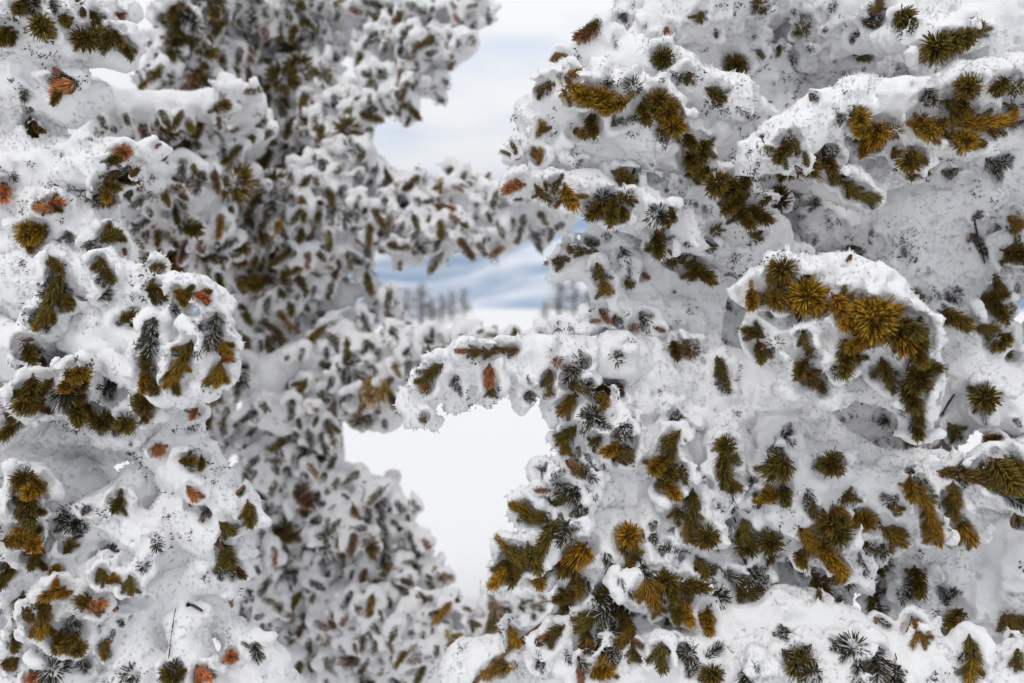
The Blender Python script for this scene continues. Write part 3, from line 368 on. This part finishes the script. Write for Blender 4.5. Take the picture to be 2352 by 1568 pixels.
def build_ground():
    rs = np.concatenate([np.linspace(.15, 10, 60), np.geomspace(10.5, 62, 50), np.geomspace(64, 2300, 40), np.linspace(2400, 7000, 90), np.geomspace(7100, 9000, 6)])
    th = np.radians(np.concatenate([np.linspace(-50, 50, 260), np.linspace(52, 308, 110)]))
    R_, T_ = np.meshgrid(rs, th, indexing='ij'); X = R_*np.sin(T_); Y = R_*np.cos(T_); Z = ground_z(X, Y)
    V = np.stack([X, Y, Z], -1).reshape(-1, 3); nr, na = X.shape; F = []
    i, j = np.meshgrid(np.arange(nr-1), np.arange(na), indexing='ij'); j2 = (j+1) % na
    F = np.stack([i*na+j, i*na+j2, (i+1)*na+j2, (i+1)*na+j], -1).reshape(-1, 4)
    V = np.vstack([V, [[0, 0, float(Z[0].mean())]]])
    rad = np.hypot(V[:, 0], V[:, 1]); fr = rad[F].mean(1)
    near = F[fr < 1500]; far = F[fr >= 1500]
    tri = np.array([[len(V)-1, (k+1) % na, k, k] for k in range(na)])
    def sub(Fx, name, mat):
        u, inv = np.unique(Fx, return_inverse=True); o = link(name, mesh_np(name, V[u], inv.reshape(Fx.shape)[:, ::-1], [mat])); tag(o, kind='structure'); return o
    m, t, b = new_mat('snowy_forest_blue_shade'); n = t.nodes.new; l = t.links.new
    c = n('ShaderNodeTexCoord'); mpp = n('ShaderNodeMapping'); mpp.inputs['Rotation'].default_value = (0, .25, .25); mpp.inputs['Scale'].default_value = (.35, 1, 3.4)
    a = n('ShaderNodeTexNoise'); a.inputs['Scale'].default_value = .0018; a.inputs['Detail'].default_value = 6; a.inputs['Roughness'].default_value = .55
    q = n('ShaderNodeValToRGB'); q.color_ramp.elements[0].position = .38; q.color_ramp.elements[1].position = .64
    q.color_ramp.elements[0].color = (.18, .29, .46, 1); q.color_ramp.elements[1].color = (.8, .83, .88, 1)  # dark bands: forest, with the blue of shaded snow and distance painted in
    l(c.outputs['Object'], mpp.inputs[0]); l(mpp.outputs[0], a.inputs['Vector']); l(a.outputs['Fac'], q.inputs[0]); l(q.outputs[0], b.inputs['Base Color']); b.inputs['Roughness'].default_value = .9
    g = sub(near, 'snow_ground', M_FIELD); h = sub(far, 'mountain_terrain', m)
build_ground()
def haze():
    x, y0, y1, z0, z1 = 9300, -9300, 9300, -160, 960
    V = [(a, b, c) for a in (-x, x) for b in (y0, y1) for c in (z0, z1)]
    F = [(0, 1, 3, 2), (4, 6, 7, 5), (0, 4, 5, 1), (2, 3, 7, 6), (0, 2, 6, 4), (1, 5, 7, 3)]
    m = bpy.data.materials.new('haze_air'); m.use_nodes = True; t = m.node_tree; t.nodes.clear()
    o = t.nodes.new('ShaderNodeOutputMaterial'); v = t.nodes.new('ShaderNodeVolumePrincipled')
    v.inputs['Color'].default_value = (.74, .87, 1.0, 1); v.inputs['Density'].default_value = 9e-5; v.inputs['Anisotropy'].default_value = .2
    t.links.new(v.outputs[0], o.inputs['Volume']); 
    ob = link('haze', mesh_np('haze', V, F, [m], False)); tag(ob, kind='stuff')
if USE_HAZE: haze()

# ------------------------------------------------------------------ far bare trees on the rise
def far_tree_parts(seed):
    r = random.Random(seed); tp = []; sp = []; H = 3.6
    tv = tube([(0, 0, -.3), (.03, 0, 1.2), (-.02, .02, 2.4), (0, 0, H)], [.09, .07, .045, .012], 8)
    for i in range(90):
        z = r.uniform(.5, H-.1); L = (1-z/H)**.7*r.uniform(.45, .85)+.12; a = r.uniform(0, 6.28); d = np.array([math.cos(a), math.sin(a), 0])
        p = [np.array([0, 0, z]), np.array([0, 0, z+.08])+d*L*.5, np.array([0, 0, z+r.uniform(-.15, .1)])+d*L]
        tp.append(tube(p, [.045, .035, .014], 4)); 
        for q in range(3):
            b = p[1]*(1-q/3)+p[2]*q/3; e = b+np.array([r.uniform(-.16, .16), r.uniform(-.16, .16), r.uniform(-.1, .12)]); tp.append(tube([b, e], [.022, .010], 3))
        if r.random() < .8:
            sp.append(tube([p[0]+[0, 0, .02], p[1]+[0, 0, .03], p[2]+[0, 0, .02]], [.02, .045*r.uniform(.7, 1.4), .012], 5))
    return mesh_np('far_trunk', *tv, [M_FARBARK]), mesh_np('far_branches', *join(tp), [M_FARBARK]), mesh_np('far_snow', *join(sp), [M_FIELD])
FT = [far_tree_parts(3), far_tree_parts(4)]
fl = [(898, 738, 62, 'small snowy bare tree far off, leftmost of the row on the rise'), (934, 746, 78, 'thin snowy bare tree far off, just left of the tallest tree in the left row'),
      (968, 749, 112, 'tallest snowy bare tree of the left row on the distant rise'), (992, 746, 60, 'short snowy bare tree just right of the tallest tree in the left row'),
      (1014, 740, 66, 'grey bare tree of medium height in the left row between shorter ones'), (1037, 735, 74, 'dense grey bare tree second from the right end of that left row'),
      (1066, 727, 62, 'pale bare tree at the right end of the left row beside the open snowfield'), (1252, 733, 46, 'smallest snowy bare tree at the right edge of the open snowfield'),
      (1284, 730, 104, 'tall snowy bare tree right of the open snowfield under the mountain'), (1318, 729, 84, 'snowy bare tree partly behind the snowy fir twigs, right of the tall one'),
      (1350, 727, 70, 'bare snowy tree farthest right on the distant rise, behind fir twigs')]
for i, (px, py, hp, lab) in enumerate(fl):
    best = None
    for d in np.arange(30, 61.5, .5):
        q = P(px, py, d); gz = float(ground_z(np.array([[q[0]]]), np.array([[q[1]]]))[0, 0])
        if best is None or abs(q[2]-gz) < best[0]: best = (abs(q[2]-gz), d, q[0], q[1], gz)
    _, d, X, Y, gz = best; s = hp*KP*d/3.6
    e = empty('bare_tree', (X, Y, gz)); e.scale = (s*1.75, s*1.75, s*(1+.12*math.sin(i*2.3))); e.rotation_euler[2] = i*1.3
    tag(e, lab, 'tree', 'bare snowy trees on the distant rise')
    for nm, me in zip(('trunk', 'branches', 'snow'), FT[i % 2]):
        o = link(nm, me, e)
        if nm != 'trunk': o['kind'] = 'stuff'

# ------------------------------------------------------------------ firs
class Bough: pass
BO = []
def load(tree, data, h, k, noise):
    for s in data:
        b = Bough(); b.tree = tree; b.h = h; b.k = k; b.noise = noise; b.chains = []; b.base = []; b.lumps = []; b.cuts = []; b.sprigs = []; b.twigs = []
        for ch in s.split('|'):
            pts = [tuple(float(v) for v in q.split()) for q in ch.split(';')]
            w = [(P(x, y, d), r*KP*d) for x, y, d, r in pts]
            b.chains.append(w)
            for (p0, r0), (p1, r1) in zip(w[:-1], w[1:]): b.base.append((p0, p1, r0*.88, r1*.88))
            if len(w) == 1: b.base.append((w[0][0], w[0][0]+1e-3, w[0][1], w[0][1]))
        q_ = [(float(v.split()[0]), float(v.split()[1])) for ch in s.split('|') for v in ch.split(';')]
        if all(x < -40 or x > 2400 or y < -80 or y > 1630 for x, y in q_): b.h = .011
        b.id = len(BO); BO.append(b)
NZ_NEAR = [(.13, .013), (.055, .010), (.022, .0055), (.010, .0022)]
NZ_MID = [(.16, .018), (.06, .012), (.025, .006)]
load('R', RIGHT, .0053, .016, NZ_NEAR); load('L', LEFT, .0053, .016, NZ_NEAR); load('M', MID, .0088, .018, NZ_MID)
for b in BO: b.F = Field(b.base, b.h, b.k, b.noise, b.id)
ALL = [(c, b.id) for b in BO for c in b.base]
CA = np.array([c[0][0] for c in ALL]); CB = np.array([c[0][1] for c in ALL]); CRa = np.array([c[0][2] for c in ALL]); CRb = np.array([c[0][3] for c in ALL]); CI = np.array([c[1] for c in ALL])
CAB = CB-CA; CL = (CAB**2).sum(1)+1e-9
def sdf(p):
    d = p[:, None, :]-CA[None]; t = np.clip((d*CAB).sum(2)/CL, 0, 1)
    q = np.linalg.norm(d-t[..., None]*CAB, axis=2)-(CRa+(CRb-CRa)*t)
    j = q.argmin(1); return q[np.arange(len(p)), j], j, t[np.arange(len(p)), j]
def trace(xy):
    n = len(xy); D = np.array([FW+(x-1176)*KP*RT+(784-y)*KP*UP for x, y in xy]); ln = np.linalg.norm(D, axis=1); t = np.full(n, .8)
    best = np.full(n, 9.); bt = t.copy(); bj = np.zeros(n, int); alive = np.ones(n, bool)
    for _ in range(60):
        ix = np.where(alive)[0]
        if not len(ix): break
        v, j, _t = sdf(CAM+D[ix]*t[ix, None])
        imp = v < best[ix]; best[ix[imp]] = v[imp]; bt[ix[imp]] = t[ix[imp]]; bj[ix[imp]] = j[imp]
        t[ix] += np.maximum(v*.9, .002)/ln[ix]; alive[ix] = (v > .0015) & (t[ix] < 3.4)
    return D, bt, bj, best
SP = []
for (ox, oy), s in SPRIGS.items():
    for e in s.split(';'):
        x, y, sz, a, c = e.split(); SP.append([ox+float(x)/3, oy+float(y)/3, float(sz)/3, None if a == 't' else float(a), c, 0])
D, bt, bj, bd = trace([(s[0], s[1]) for s in SP])
# twigs on the boughs beyond the frame
for _i in range(150):
    x, y = (RNG.uniform(2360, 2900), RNG.uniform(-300, 1700)) if _i % 2 else (RNG.uniform(-500, 2800), RNG.uniform(-420, -20)) if _i % 4 else (RNG.uniform(-500, -10), RNG.uniform(-200, 1650))
    SP.append([x, y, RNG.uniform(30, 62), None if RNG.random() < .4 else RNG.uniform(-140, -30), RNG.choice(['g', 'o', 'o', 'k']), 0])
D, bt, bj, bd = trace([(s[0], s[1]) for s in SP])
keep = [i for i in range(len(SP)) if 0 <= SP[i][0] <= 2352 and 0 <= SP[i][1] <= 1568 or bd[i] < .004]
SP = [SP[i] for i in keep]; D, bt, bj, bd = D[keep], bt[keep], bj[keep], bd[keep]
# small drooping twigs that fill the middle fir between the ones read off
fill = []; pos = [(s[0], s[1]) for s in SP]
cand = [(RNG.uniform(330, 1300), RNG.uniform(-20, 1580)) for _ in range(5200)]
Dc, btc, bjc, bdc = trace(cand)
for i, (x, y) in enumerate(cand):
    if BO[CI[bjc[i]]].tree != 'M' or bdc[i] > .004: continue
    if any(((x-ex)/ea)**2+((y-ey)/eb)**2 < 1 for ex, ey, ea, eb in ((650, 870, 100, 55), (370, 240, 190, 30), (490, 460, 62, 42), (570, 250, 60, 30), (540, 380, 60, 30), (620, 960, 40, 40), (560, 1190, 50, 40), (880, 1340, 60, 25), (700, 330, 30, 60))): continue
    if min((x-u)**2+(y-v)**2 for u, v in pos) < (RNG.uniform(15, 26) if x < 700 and y < 660 else RNG.uniform(20, 38))**2: continue
    pos.append((x, y)); w = RNG.random()
    ang = -90+RNG.normal()*34
    c = 'k' if w < (.2 if x < 700 and y < 660 else .38) else 'o' if w < .88 else 'g' if w < .93 else 'r'
    fill.append(([x, y, RNG.uniform(34, 78) if x < 700 and y < 660 else RNG.uniform(26, 66), ang if RNG.random() < .82 else None, c, 1], Dc[i], btc[i], bjc[i], bdc[i]))
    if len(fill) > 800: break
comp = []
cand = [(RNG.uniform(0, 2352), RNG.uniform(0, 1568)) for _ in range(3500)]; Dk, btk, bjk, bdk = trace(cand)
for i, (x, y) in enumerate(cand):
    if BO[CI[bjk[i]]].tree == 'M' or bdk[i] > .004 or btk[i] < 1.54: continue
    if any((x-u)**2+(y-v)**2 < 34**2 for u, v in pos): continue
    pos.append((x, y)); fill.append(([x, y, RNG.uniform(20, 44), RNG.uniform(-130, -40) if RNG.random() < .6 else None, 'k' if RNG.random() < .85 else 'o', 1], Dk[i], btk[i], bjk[i], bdk[i]))  # mostly dark sprigs, added in the deep hollows to darken their shade
for i, s_ in enumerate(SP):
    if s_[4] == 'k' and RNG.random() < .6: continue
    if s_[2] < 24 or s_[4] == 'r' and BO[CI[bj[i]]].tree != 'L': continue
    for _k in range(1 if BO[CI[bj[i]]].tree == 'M' else RNG.integers(2, 5)):
        a_ = math.radians(s_[3] if s_[3] is not None else RNG.uniform(0, 360)); off = RNG.uniform(.3, .6)*s_[2]
        if s_[3] is not None: a2 = a_+RNG.choice([-1, 1])*RNG.uniform(.5, 1.1); u_ = RNG.uniform(-.3, .2)*s_[2]; px_, py_ = s_[0]+u_*math.cos(a_)+.3*s_[2]*math.cos(a2), s_[1]-u_*math.sin(a_)-.3*s_[2]*math.sin(a2); an = math.degrees(a2)
        else: px_, py_ = s_[0]+off*math.cos(a_), s_[1]-off*math.sin(a_)*.9; an = math.degrees(a_) if RNG.random() < .6 else None
        cc = s_[4] if RNG.random() < .6 else {'g': 'o', 'o': 'k', 'k': 'k', 'r': 'o'}[s_[4]]
        comp.append([px_, py_, s_[2]*RNG.uniform(.42, .72), an, cc, 2])
Dm, btm, bjm, bdm = trace([(q[0], q[1]) for q in comp])
rec = [(s, D[i], bt[i], bj[i], bd[i]) for i, s in enumerate(SP)]+fill+[(s, Dm[i], btm[i], bjm[i], bdm[i]) for i, s in enumerate(comp) if bdm[i] < .01]
for s, dr, t, j, dist in rec:
    x, y, sz, ang, c, filler = s; sz *= 1.08; b = BO[CI[j]]; mid = b.tree == 'M'
    if dist < .012:
        tt_ = t+np.arange(-.11, .07, .0018); q_ = CAM+dr[None]*tt_[:, None]; bi = len(tt_); bb = b
        for b2 in BO:
            if b2.tree != b.tree: continue
            F_ = b2.F
            if (q_[0] < F_.lo-.1).any() or (q_[0] > F_.lo+F_.n*F_.h+.1).any(): continue
            w_ = np.where(F_.sample(q_) < 0)[0]
            if len(w_) and w_[0] < bi: bi = w_[0]; bb = b2
        if bi < len(tt_): t = float(tt_[bi]); b = bb; dist = 0
    p = CAM+dr*t; vw = dr/np.linalg.norm(dr); m = KP*t
    if ang is None:
        an = RNG.normal(-90, 45); spray = RNG.random() < .72
        if spray: nl = sz*.54*m; L = nl*RNG.uniform(1.5, 2.1); tilt = RNG.uniform(.6, 1.4)
        else: nl = sz*.60*m; L = .9*nl; tilt = RNG.uniform(.15, .6)
        dd = (math.cos(math.radians(an))*RT+math.sin(math.radians(an))*UP)*tilt-vw
    else:
        W = min(58 if not mid else 34, sz*.72); nl = W*.5*m*1.1; L = max(sz*m-nl*.8, nl*.9)
        dd = (math.cos(math.radians(ang))*RT+math.sin(math.radians(ang))*UP)-vw*RNG.uniform(.05, .35)
    dd /= np.linalg.norm(dd)
    push = RNG.uniform(.015, .07) if mid else (0 if dist > .004 else RNG.uniform(0, .012))
    if dist > .004: push = 0
    ctr = p-vw*(push+(.36 if c == 'k' else .74)*nl)
    base = ctr-dd*L*.5; tip = ctr+dd*L*.5
    # anchor on the nearest bough axis
    cj = min(b.base, key=lambda c_: float(cap_dist(p, *c_))); ab = cj[1]-cj[0]; tt = float(np.clip((p-cj[0])@ab/(ab@ab+1e-12), 0, 1)); ax = cj[0]+tt*ab
    b.twigs.append((ax, base))
    bare = dist > .008 and not mid
    back = vw*nl*.85
    if filler == 2: b.lumps.append((base+back, tip+back, nl*.7, nl*.6)); b.cuts.append((base-vw*nl*.55, tip-vw*nl*.55, nl*.75, nl*.7))
    elif not bare:
        lr = nl*.72
        b.lumps.append((base+back-dd*nl*.1, tip+back-dd*nl*.2, lr, lr*.85))
        b.lumps.append((p*.6+ax*.4, base+back, lr*1.2, lr))
        if c != 'k' and not mid: b.cuts.append((base-vw*nl*.55, tip-vw*nl*.55, nl*(.82 if ang is None else .72), nl*(.8 if ang is None else .64)))
        # rime gathered in uneven lumps about the sprig, more of it above
        s1 = np.cross(dd, [0, 0, 1.]) if abs(dd[2]) < .95 else RT.copy(); s1 /= np.linalg.norm(s1); s2 = np.cross(dd, s1); s2 = s2 if s2[2] > 0 else -s2
        for _q in range(0 if mid and x < 700 and y < 660 and RNG.random() < .6 else RNG.integers(3, 6) + (2 if ang is not None else 0)):
            ph = RNG.uniform(-.6, math.pi+.6); r_ = nl*RNG.uniform(.18, .42); q0 = base+(tip-base)*RNG.uniform(-.15, 1.05)
            o_ = (math.cos(ph)*s1+math.sin(ph)*s2)*nl*RNG.uniform(.95, 1.3); o_ -= vw*(o_@vw)*.8
            q0 = q0+o_+vw*nl*RNG.uniform(.35, .8)
            b.lumps.append((q0, q0+RNG.normal(size=3)*nl*.35+vw*nl*.4, r_, r_*RNG.uniform(.5, .9)))
    else:
        b.lumps.append((ax, base+UP*nl*.25+vw*nl*.3, nl*.45, nl*.40)); b.lumps.append((base+vw*nl*.35+UP*nl*.1, ctr+vw*nl*.45+UP*nl*.1, nl*.40, nl*.25))
    b.sprigs.append((base, dd, L, nl, c, sz*(1 if ang is None else .8)))

# bare stems where the snow has fallen off, and dark strips as painted crack shade: x y ... ; half width in picture units, colour
TWIGS_CRACKS = [("1085 1572 1128 1530 1180 1482 1232 1442 1292 1402", 6, 'w'), ("1228 1388 1290 1374 1340 1364", 2.6, 'w'), ("402 1398 414 1388 430 1386 446 1391 464 1402", 5, 'd'), ("386 1530 390 1490 396 1440 403 1398", 1.8, 'd'),
         ("2236 498 2250 560 2262 604", 3, 'd'), ("2162 955 2178 925 2192 905", 3.5, 'd'), ("1742 290 1752 322 1768 352", 2, 'd'), ("745 218 764 250 768 292", 5, 'r'), ("722 264 745 272 766 284", 4, 'r'),
         ("800 1350 828 1405 862 1452", 6, 'w'), ("815 1535 850 1574", 6, 'r'), ("985 1490 1012 1502 1035 1520", 3, 'd'), ("1660 1105 1672 1150 1690 1200", 3.5, 'd'), ("1680 1215 1700 1270 1728 1320", 4, 'd')]
M_DARKTWIG_CRACK = plain('dark_twig_and_crack_shade', (.045, .04, .038), .7, 150); M_REDTWIG = plain('orange_torn_wood', (.50, .26, .13), .8, 90)
for tw, hw, cc in TWIGS_CRACKS:
    v_ = [float(q) for q in tw.split()]; xy = list(zip(v_[::2], v_[1::2])); Dt, tt2, jt, dt2 = trace(xy)
    b = BO[CI[jt[len(jt)//2]]]; zz_ = []
    for i in range(len(xy)):
        q_ = CAM+Dt[i][None]*(tt2[i]+np.arange(-.1, .05, .0018))[:, None]; w_ = np.where(b.F.sample(q_) < 0)[0]
        zz_.append((tt2[i]-.1+w_[0]*.0018) if len(w_) else tt2[i])
    zm = np.array(zz_)-.004; pts_ = [CAM+Dt[i]*zm[i] for i in range(len(xy))]
    b.__dict__.setdefault('bare', []).append((pts_, hw*KP*zm.mean(), cc))
    for p_, q_ in zip(pts_[:-1], pts_[1:]): b.cuts.append((p_-FW*.006, q_-FW*.006, hw*KP*zm.mean()*1.2, hw*KP*zm.mean()*1.2))
TREES = {'R': ('snow-laden fir filling the right side, closest tree, with golden brown needle tufts', (1.15, 2.25), 3.6, .13),
         'L': ('snow-laden fir at the left edge, close up, with olive needle tufts and orange dead tips', (-1.75, 1.75), 3.4, .12),
         'M': ('blurred rime-covered fir standing behind, left of the bright gap, with many drooping dark twigs', (-.85, 3.35), 4.2, .15)}
def orient(base, dd, nl, L, Lm, roll):
    q = Vector(dd).to_track_quat('Z', 'Y').to_matrix().to_4x4() @ Matrix.Rotation(roll, 4, 'Z')
    return Matrix.Translation(Vector(base)) @ q @ Matrix.Diagonal((nl, nl, L/Lm, 1))
def spike_mesh(name, pts, nrm, ln, wd, mat, seed, split=None):
    n = len(pts); r = np.random.default_rng(seed)
    d = nrm*1.0+r.normal(size=(n, 3))*.55; d /= np.linalg.norm(d, axis=1)[:, None]
    u = np.cross(d, r.normal(size=(n, 3))); u /= np.linalg.norm(u, axis=1)[:, None]; v = np.cross(d, u)
    b0 = pts-d*ln[:, None]*.25; V = []
    for k_ in range(3):
        a = 2*math.pi*k_/3; V.append(b0+wd[:, None]*(math.cos(a)*u+math.sin(a)*v))
    V.append(b0+d*ln[:, None]*1.15); V = np.stack(V, 1).reshape(-1, 3)
    o = (np.arange(n)*4)[:, None, None]
    F = (o+np.array([(0, 1, 3), (1, 2, 3), (2, 0, 3)])[None]).reshape(-1, 3)
    return mesh_np(name, V, F, [mat], True, None, np.repeat(r.uniform(.1, .95, n), 4))
ntri = 0
for key, (label, (tx, ty), H, tr) in TREES.items():
    T0 = np.array([tx, ty, float(ground_z(np.array([[tx]]), np.array([[ty]]))[0, 0])])
    root = empty('fir_tree', T0); tag(root, label, 'tree')
    zz = np.linspace(-.15, H, 14); tp = [(.02*math.sin(z*2.1), .02*math.cos(z*1.7), z) for z in zz]
    tv, tf = tube(tp, [tr*(1.25 if z < .1 else 1)*(1-.72*max(z, 0)/H) for z in zz], 14)
    link('trunk', mesh_np('trunk', tv, tf, [M_BARK]), root)
    bs = [b for b in BO if b.tree == key]
    sizes = sorted([s[5] for b in bs for s in b.sprigs], reverse=True); cut = sizes[299] if len(sizes) > 299 else -1; cnt = 0; small = []
    for b in bs:
        # wood: stem back to the trunk, the chains themselves, twigs to every sprig
        parts = []; p0 = b.chains[0]
        far = max((q for ch in b.chains for q in ch), key=lambda q: q[0][1])[0]
        tz = far[2]-.12; hit = np.array([tx, ty, max(.4, tz)])
        L0 = np.linalg.norm(hit-far); midp = (hit+far)/2+np.array([0, 0, .04])
        parts.append(tube([hit, midp, far], [.022, .018, .014]))
        b.lumps.append((hit, midp, .05, .05)); b.lumps.append((midp, far, .05, .045))
        for ch in b.chains:
            c0 = ch[0][0]; 
            parts.append(tube([q[0] for q in ch] if len(ch) > 1 else [c0, c0+[0, 0, .01]], [max(.003, min(.016, q[1]*.25)) for q in ch] if len(ch) > 1 else [.005, .005], 6))
            e = min((q[0] for q in ch), key=lambda q: np.linalg.norm(q-far)); parts.append(tube([far, (far+e)/2+[0, 0, .02], e], [.012, .011, .009], 6)); b.lumps.append((far, (far+e)/2+[0, 0, .02], .025, .03)); b.lumps.append(((far+e)/2+[0, 0, .02], e, .03, .02))
        for a_, c_ in b.twigs: parts.append(tube([a_, (a_+c_)/2+[0, 0, -.004], c_], [.005, .004, .0028], 5))
        v, f = join(parts); bo = link('bough', mesh_np('bough', v-T0, f, [M_TWIG]), root)
        for pts_, rr, cc in b.__dict__.get('bare', []):
            vb, fb = tube(pts_, [rr*(.9-.4*i/len(pts_)) for i in range(len(pts_))], 8)
            link('bare_twig_and_crack', mesh_np('bare_twig_and_crack', vb-T0, fb, [{'w': M_TWIG, 'd': M_DARKTWIG_CRACK, 'r': M_REDTWIG}[cc]]), bo)
        for c_ in b.lumps: b.F.add(c_, b.k*.6)
        for q in bs:
            for c_ in q.cuts: b.F.cut(c_)
        V, Q = b.F.mesh()
        ntri += 2*len(Q)
        sm = mesh_np('snow', V-T0, Q, [M_SNOW]); so_ = link('snow', sm, bo); so_['kind'] = 'stuff'
        # frost-dark needle tips and rime crystals poking out of the snow
        nv = len(V); nr = np.empty(nv*3, np.float32); sm.vertices.foreach_get('normal', nr) if False else sm.vertex_normals.foreach_get('vector', nr); nr = nr.reshape(-1, 3)
        mask = vnoise(V, .11, 40+b.id)+.6*vnoise(V, .035, 60+b.id)
        face = (nr@(-FW)) > -.2; dep = (V-CAM)@FW; mask = mask+.9*sstep(1.47, 1.7, dep) if key != 'M' else mask  # more dark tips deep in the hollows, added to strengthen the shade there
        sel = np.where(face & (mask > (.30 if key != 'M' else .1)) & (nr[:, 2] < .45))[0]
        dn = (b.h/.004)**2*.75; n_ = min(len(sel), int(dn*len(V)*(.008 if key != 'M' else .010)+(.03*dn*len(V)*float(np.mean(dep > 1.55)) if key != 'M' else 0)))
        if n_ > 10:
            # grouped in threes to sixes
            c0 = RNG.choice(sel, n_//9+1); tree_r = .010 if key != 'M' else .014
            pick = np.repeat(c0, 9)[:n_]; pp = V[pick]+RNG.normal(size=(n_, 3))*tree_r*.45
            sc = 1.0 if key != 'M' else 1.5
            me = spike_mesh('frosted_needle_tips', pp-T0, nr[pick], RNG.uniform(.0035, .0075, n_)*sc, RNG.uniform(.0010, .0018, n_)*sc, M_NEEDLE, b.id)
            o = link('frosted_needle_tips', me, bo); o['kind'] = 'stuff'; o.color = (*COLORS['k'], 1)
        sel2 = np.where(face & (vnoise(V, .05, 80+b.id) > -.1))[0]; n2 = int(dn*len(sel2)*(.18 if key != 'M' else .012))
        if n2 > 10:
            pk = RNG.choice(sel2, n2)
            o = link('rime_crystals', spike_mesh('rime_crystals', V[pk]-T0, nr[pk], RNG.uniform(.003, .010, n2), RNG.uniform(.0012, .0026, n2), M_SNOW, b.id+99), bo); o['kind'] = 'stuff'
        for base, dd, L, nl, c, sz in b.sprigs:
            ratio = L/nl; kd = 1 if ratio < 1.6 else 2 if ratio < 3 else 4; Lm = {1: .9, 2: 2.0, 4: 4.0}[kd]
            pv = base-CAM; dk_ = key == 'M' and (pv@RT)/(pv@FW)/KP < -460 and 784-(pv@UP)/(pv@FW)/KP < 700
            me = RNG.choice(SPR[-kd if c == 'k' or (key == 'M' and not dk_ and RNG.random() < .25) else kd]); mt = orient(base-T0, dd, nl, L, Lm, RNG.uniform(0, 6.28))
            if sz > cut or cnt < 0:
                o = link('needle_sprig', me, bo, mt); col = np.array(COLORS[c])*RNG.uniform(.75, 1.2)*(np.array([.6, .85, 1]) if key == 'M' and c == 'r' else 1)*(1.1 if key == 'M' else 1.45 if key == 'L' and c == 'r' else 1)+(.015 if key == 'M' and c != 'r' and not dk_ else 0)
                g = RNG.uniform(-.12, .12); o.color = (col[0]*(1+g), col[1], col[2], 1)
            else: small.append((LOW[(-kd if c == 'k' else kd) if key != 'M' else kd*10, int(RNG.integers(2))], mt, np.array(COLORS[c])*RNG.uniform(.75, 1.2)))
    if small:
        if True:
            vs_, fs_, ms_, ts_, cs_ = [], [], [], [], []; off = 0
            for me, mt, c in small:
                n = len(me.vertices); a = np.empty(n*3, np.float32); me.vertices.foreach_get('co', a); a = a.reshape(-1, 3)
                M4 = np.array(mt); a = a@M4[:3, :3].T+M4[:3, 3]
                f = np.empty(len(me.loops), np.int32); me.loops.foreach_get('vertex_index', f); mi = np.empty(len(me.polygons), np.int32); me.polygons.foreach_get('material_index', mi)
                tt_ = np.empty(n, np.float32); me.attributes['tone'].data.foreach_get('value', tt_)
                vs_.append(a); fs_.append(f.reshape(-1, 3)+off); ms_.append(mi); ts_.append(tt_); cs_.append(np.tile(c, (n, 1))); off += n
            o = link('small_needle_sprigs', mesh_np('small_needle_sprigs', np.concatenate(vs_), np.concatenate(fs_), [M_NEEDLE, M_SNOW, M_TWIG], True, np.concatenate(ms_), np.concatenate(ts_)), root)
            at_ = o.data.attributes.new('tint', 'FLOAT_VECTOR', 'POINT'); at_.data.foreach_set('vector', np.concatenate(cs_).astype(np.float32).ravel())
            o['kind'] = 'stuff'; o.color = (0, 0, 0, 1)
    print('TREE', key, len(bs), 'boughs', sum(len(b.sprigs) for b in bs), 'sprigs')
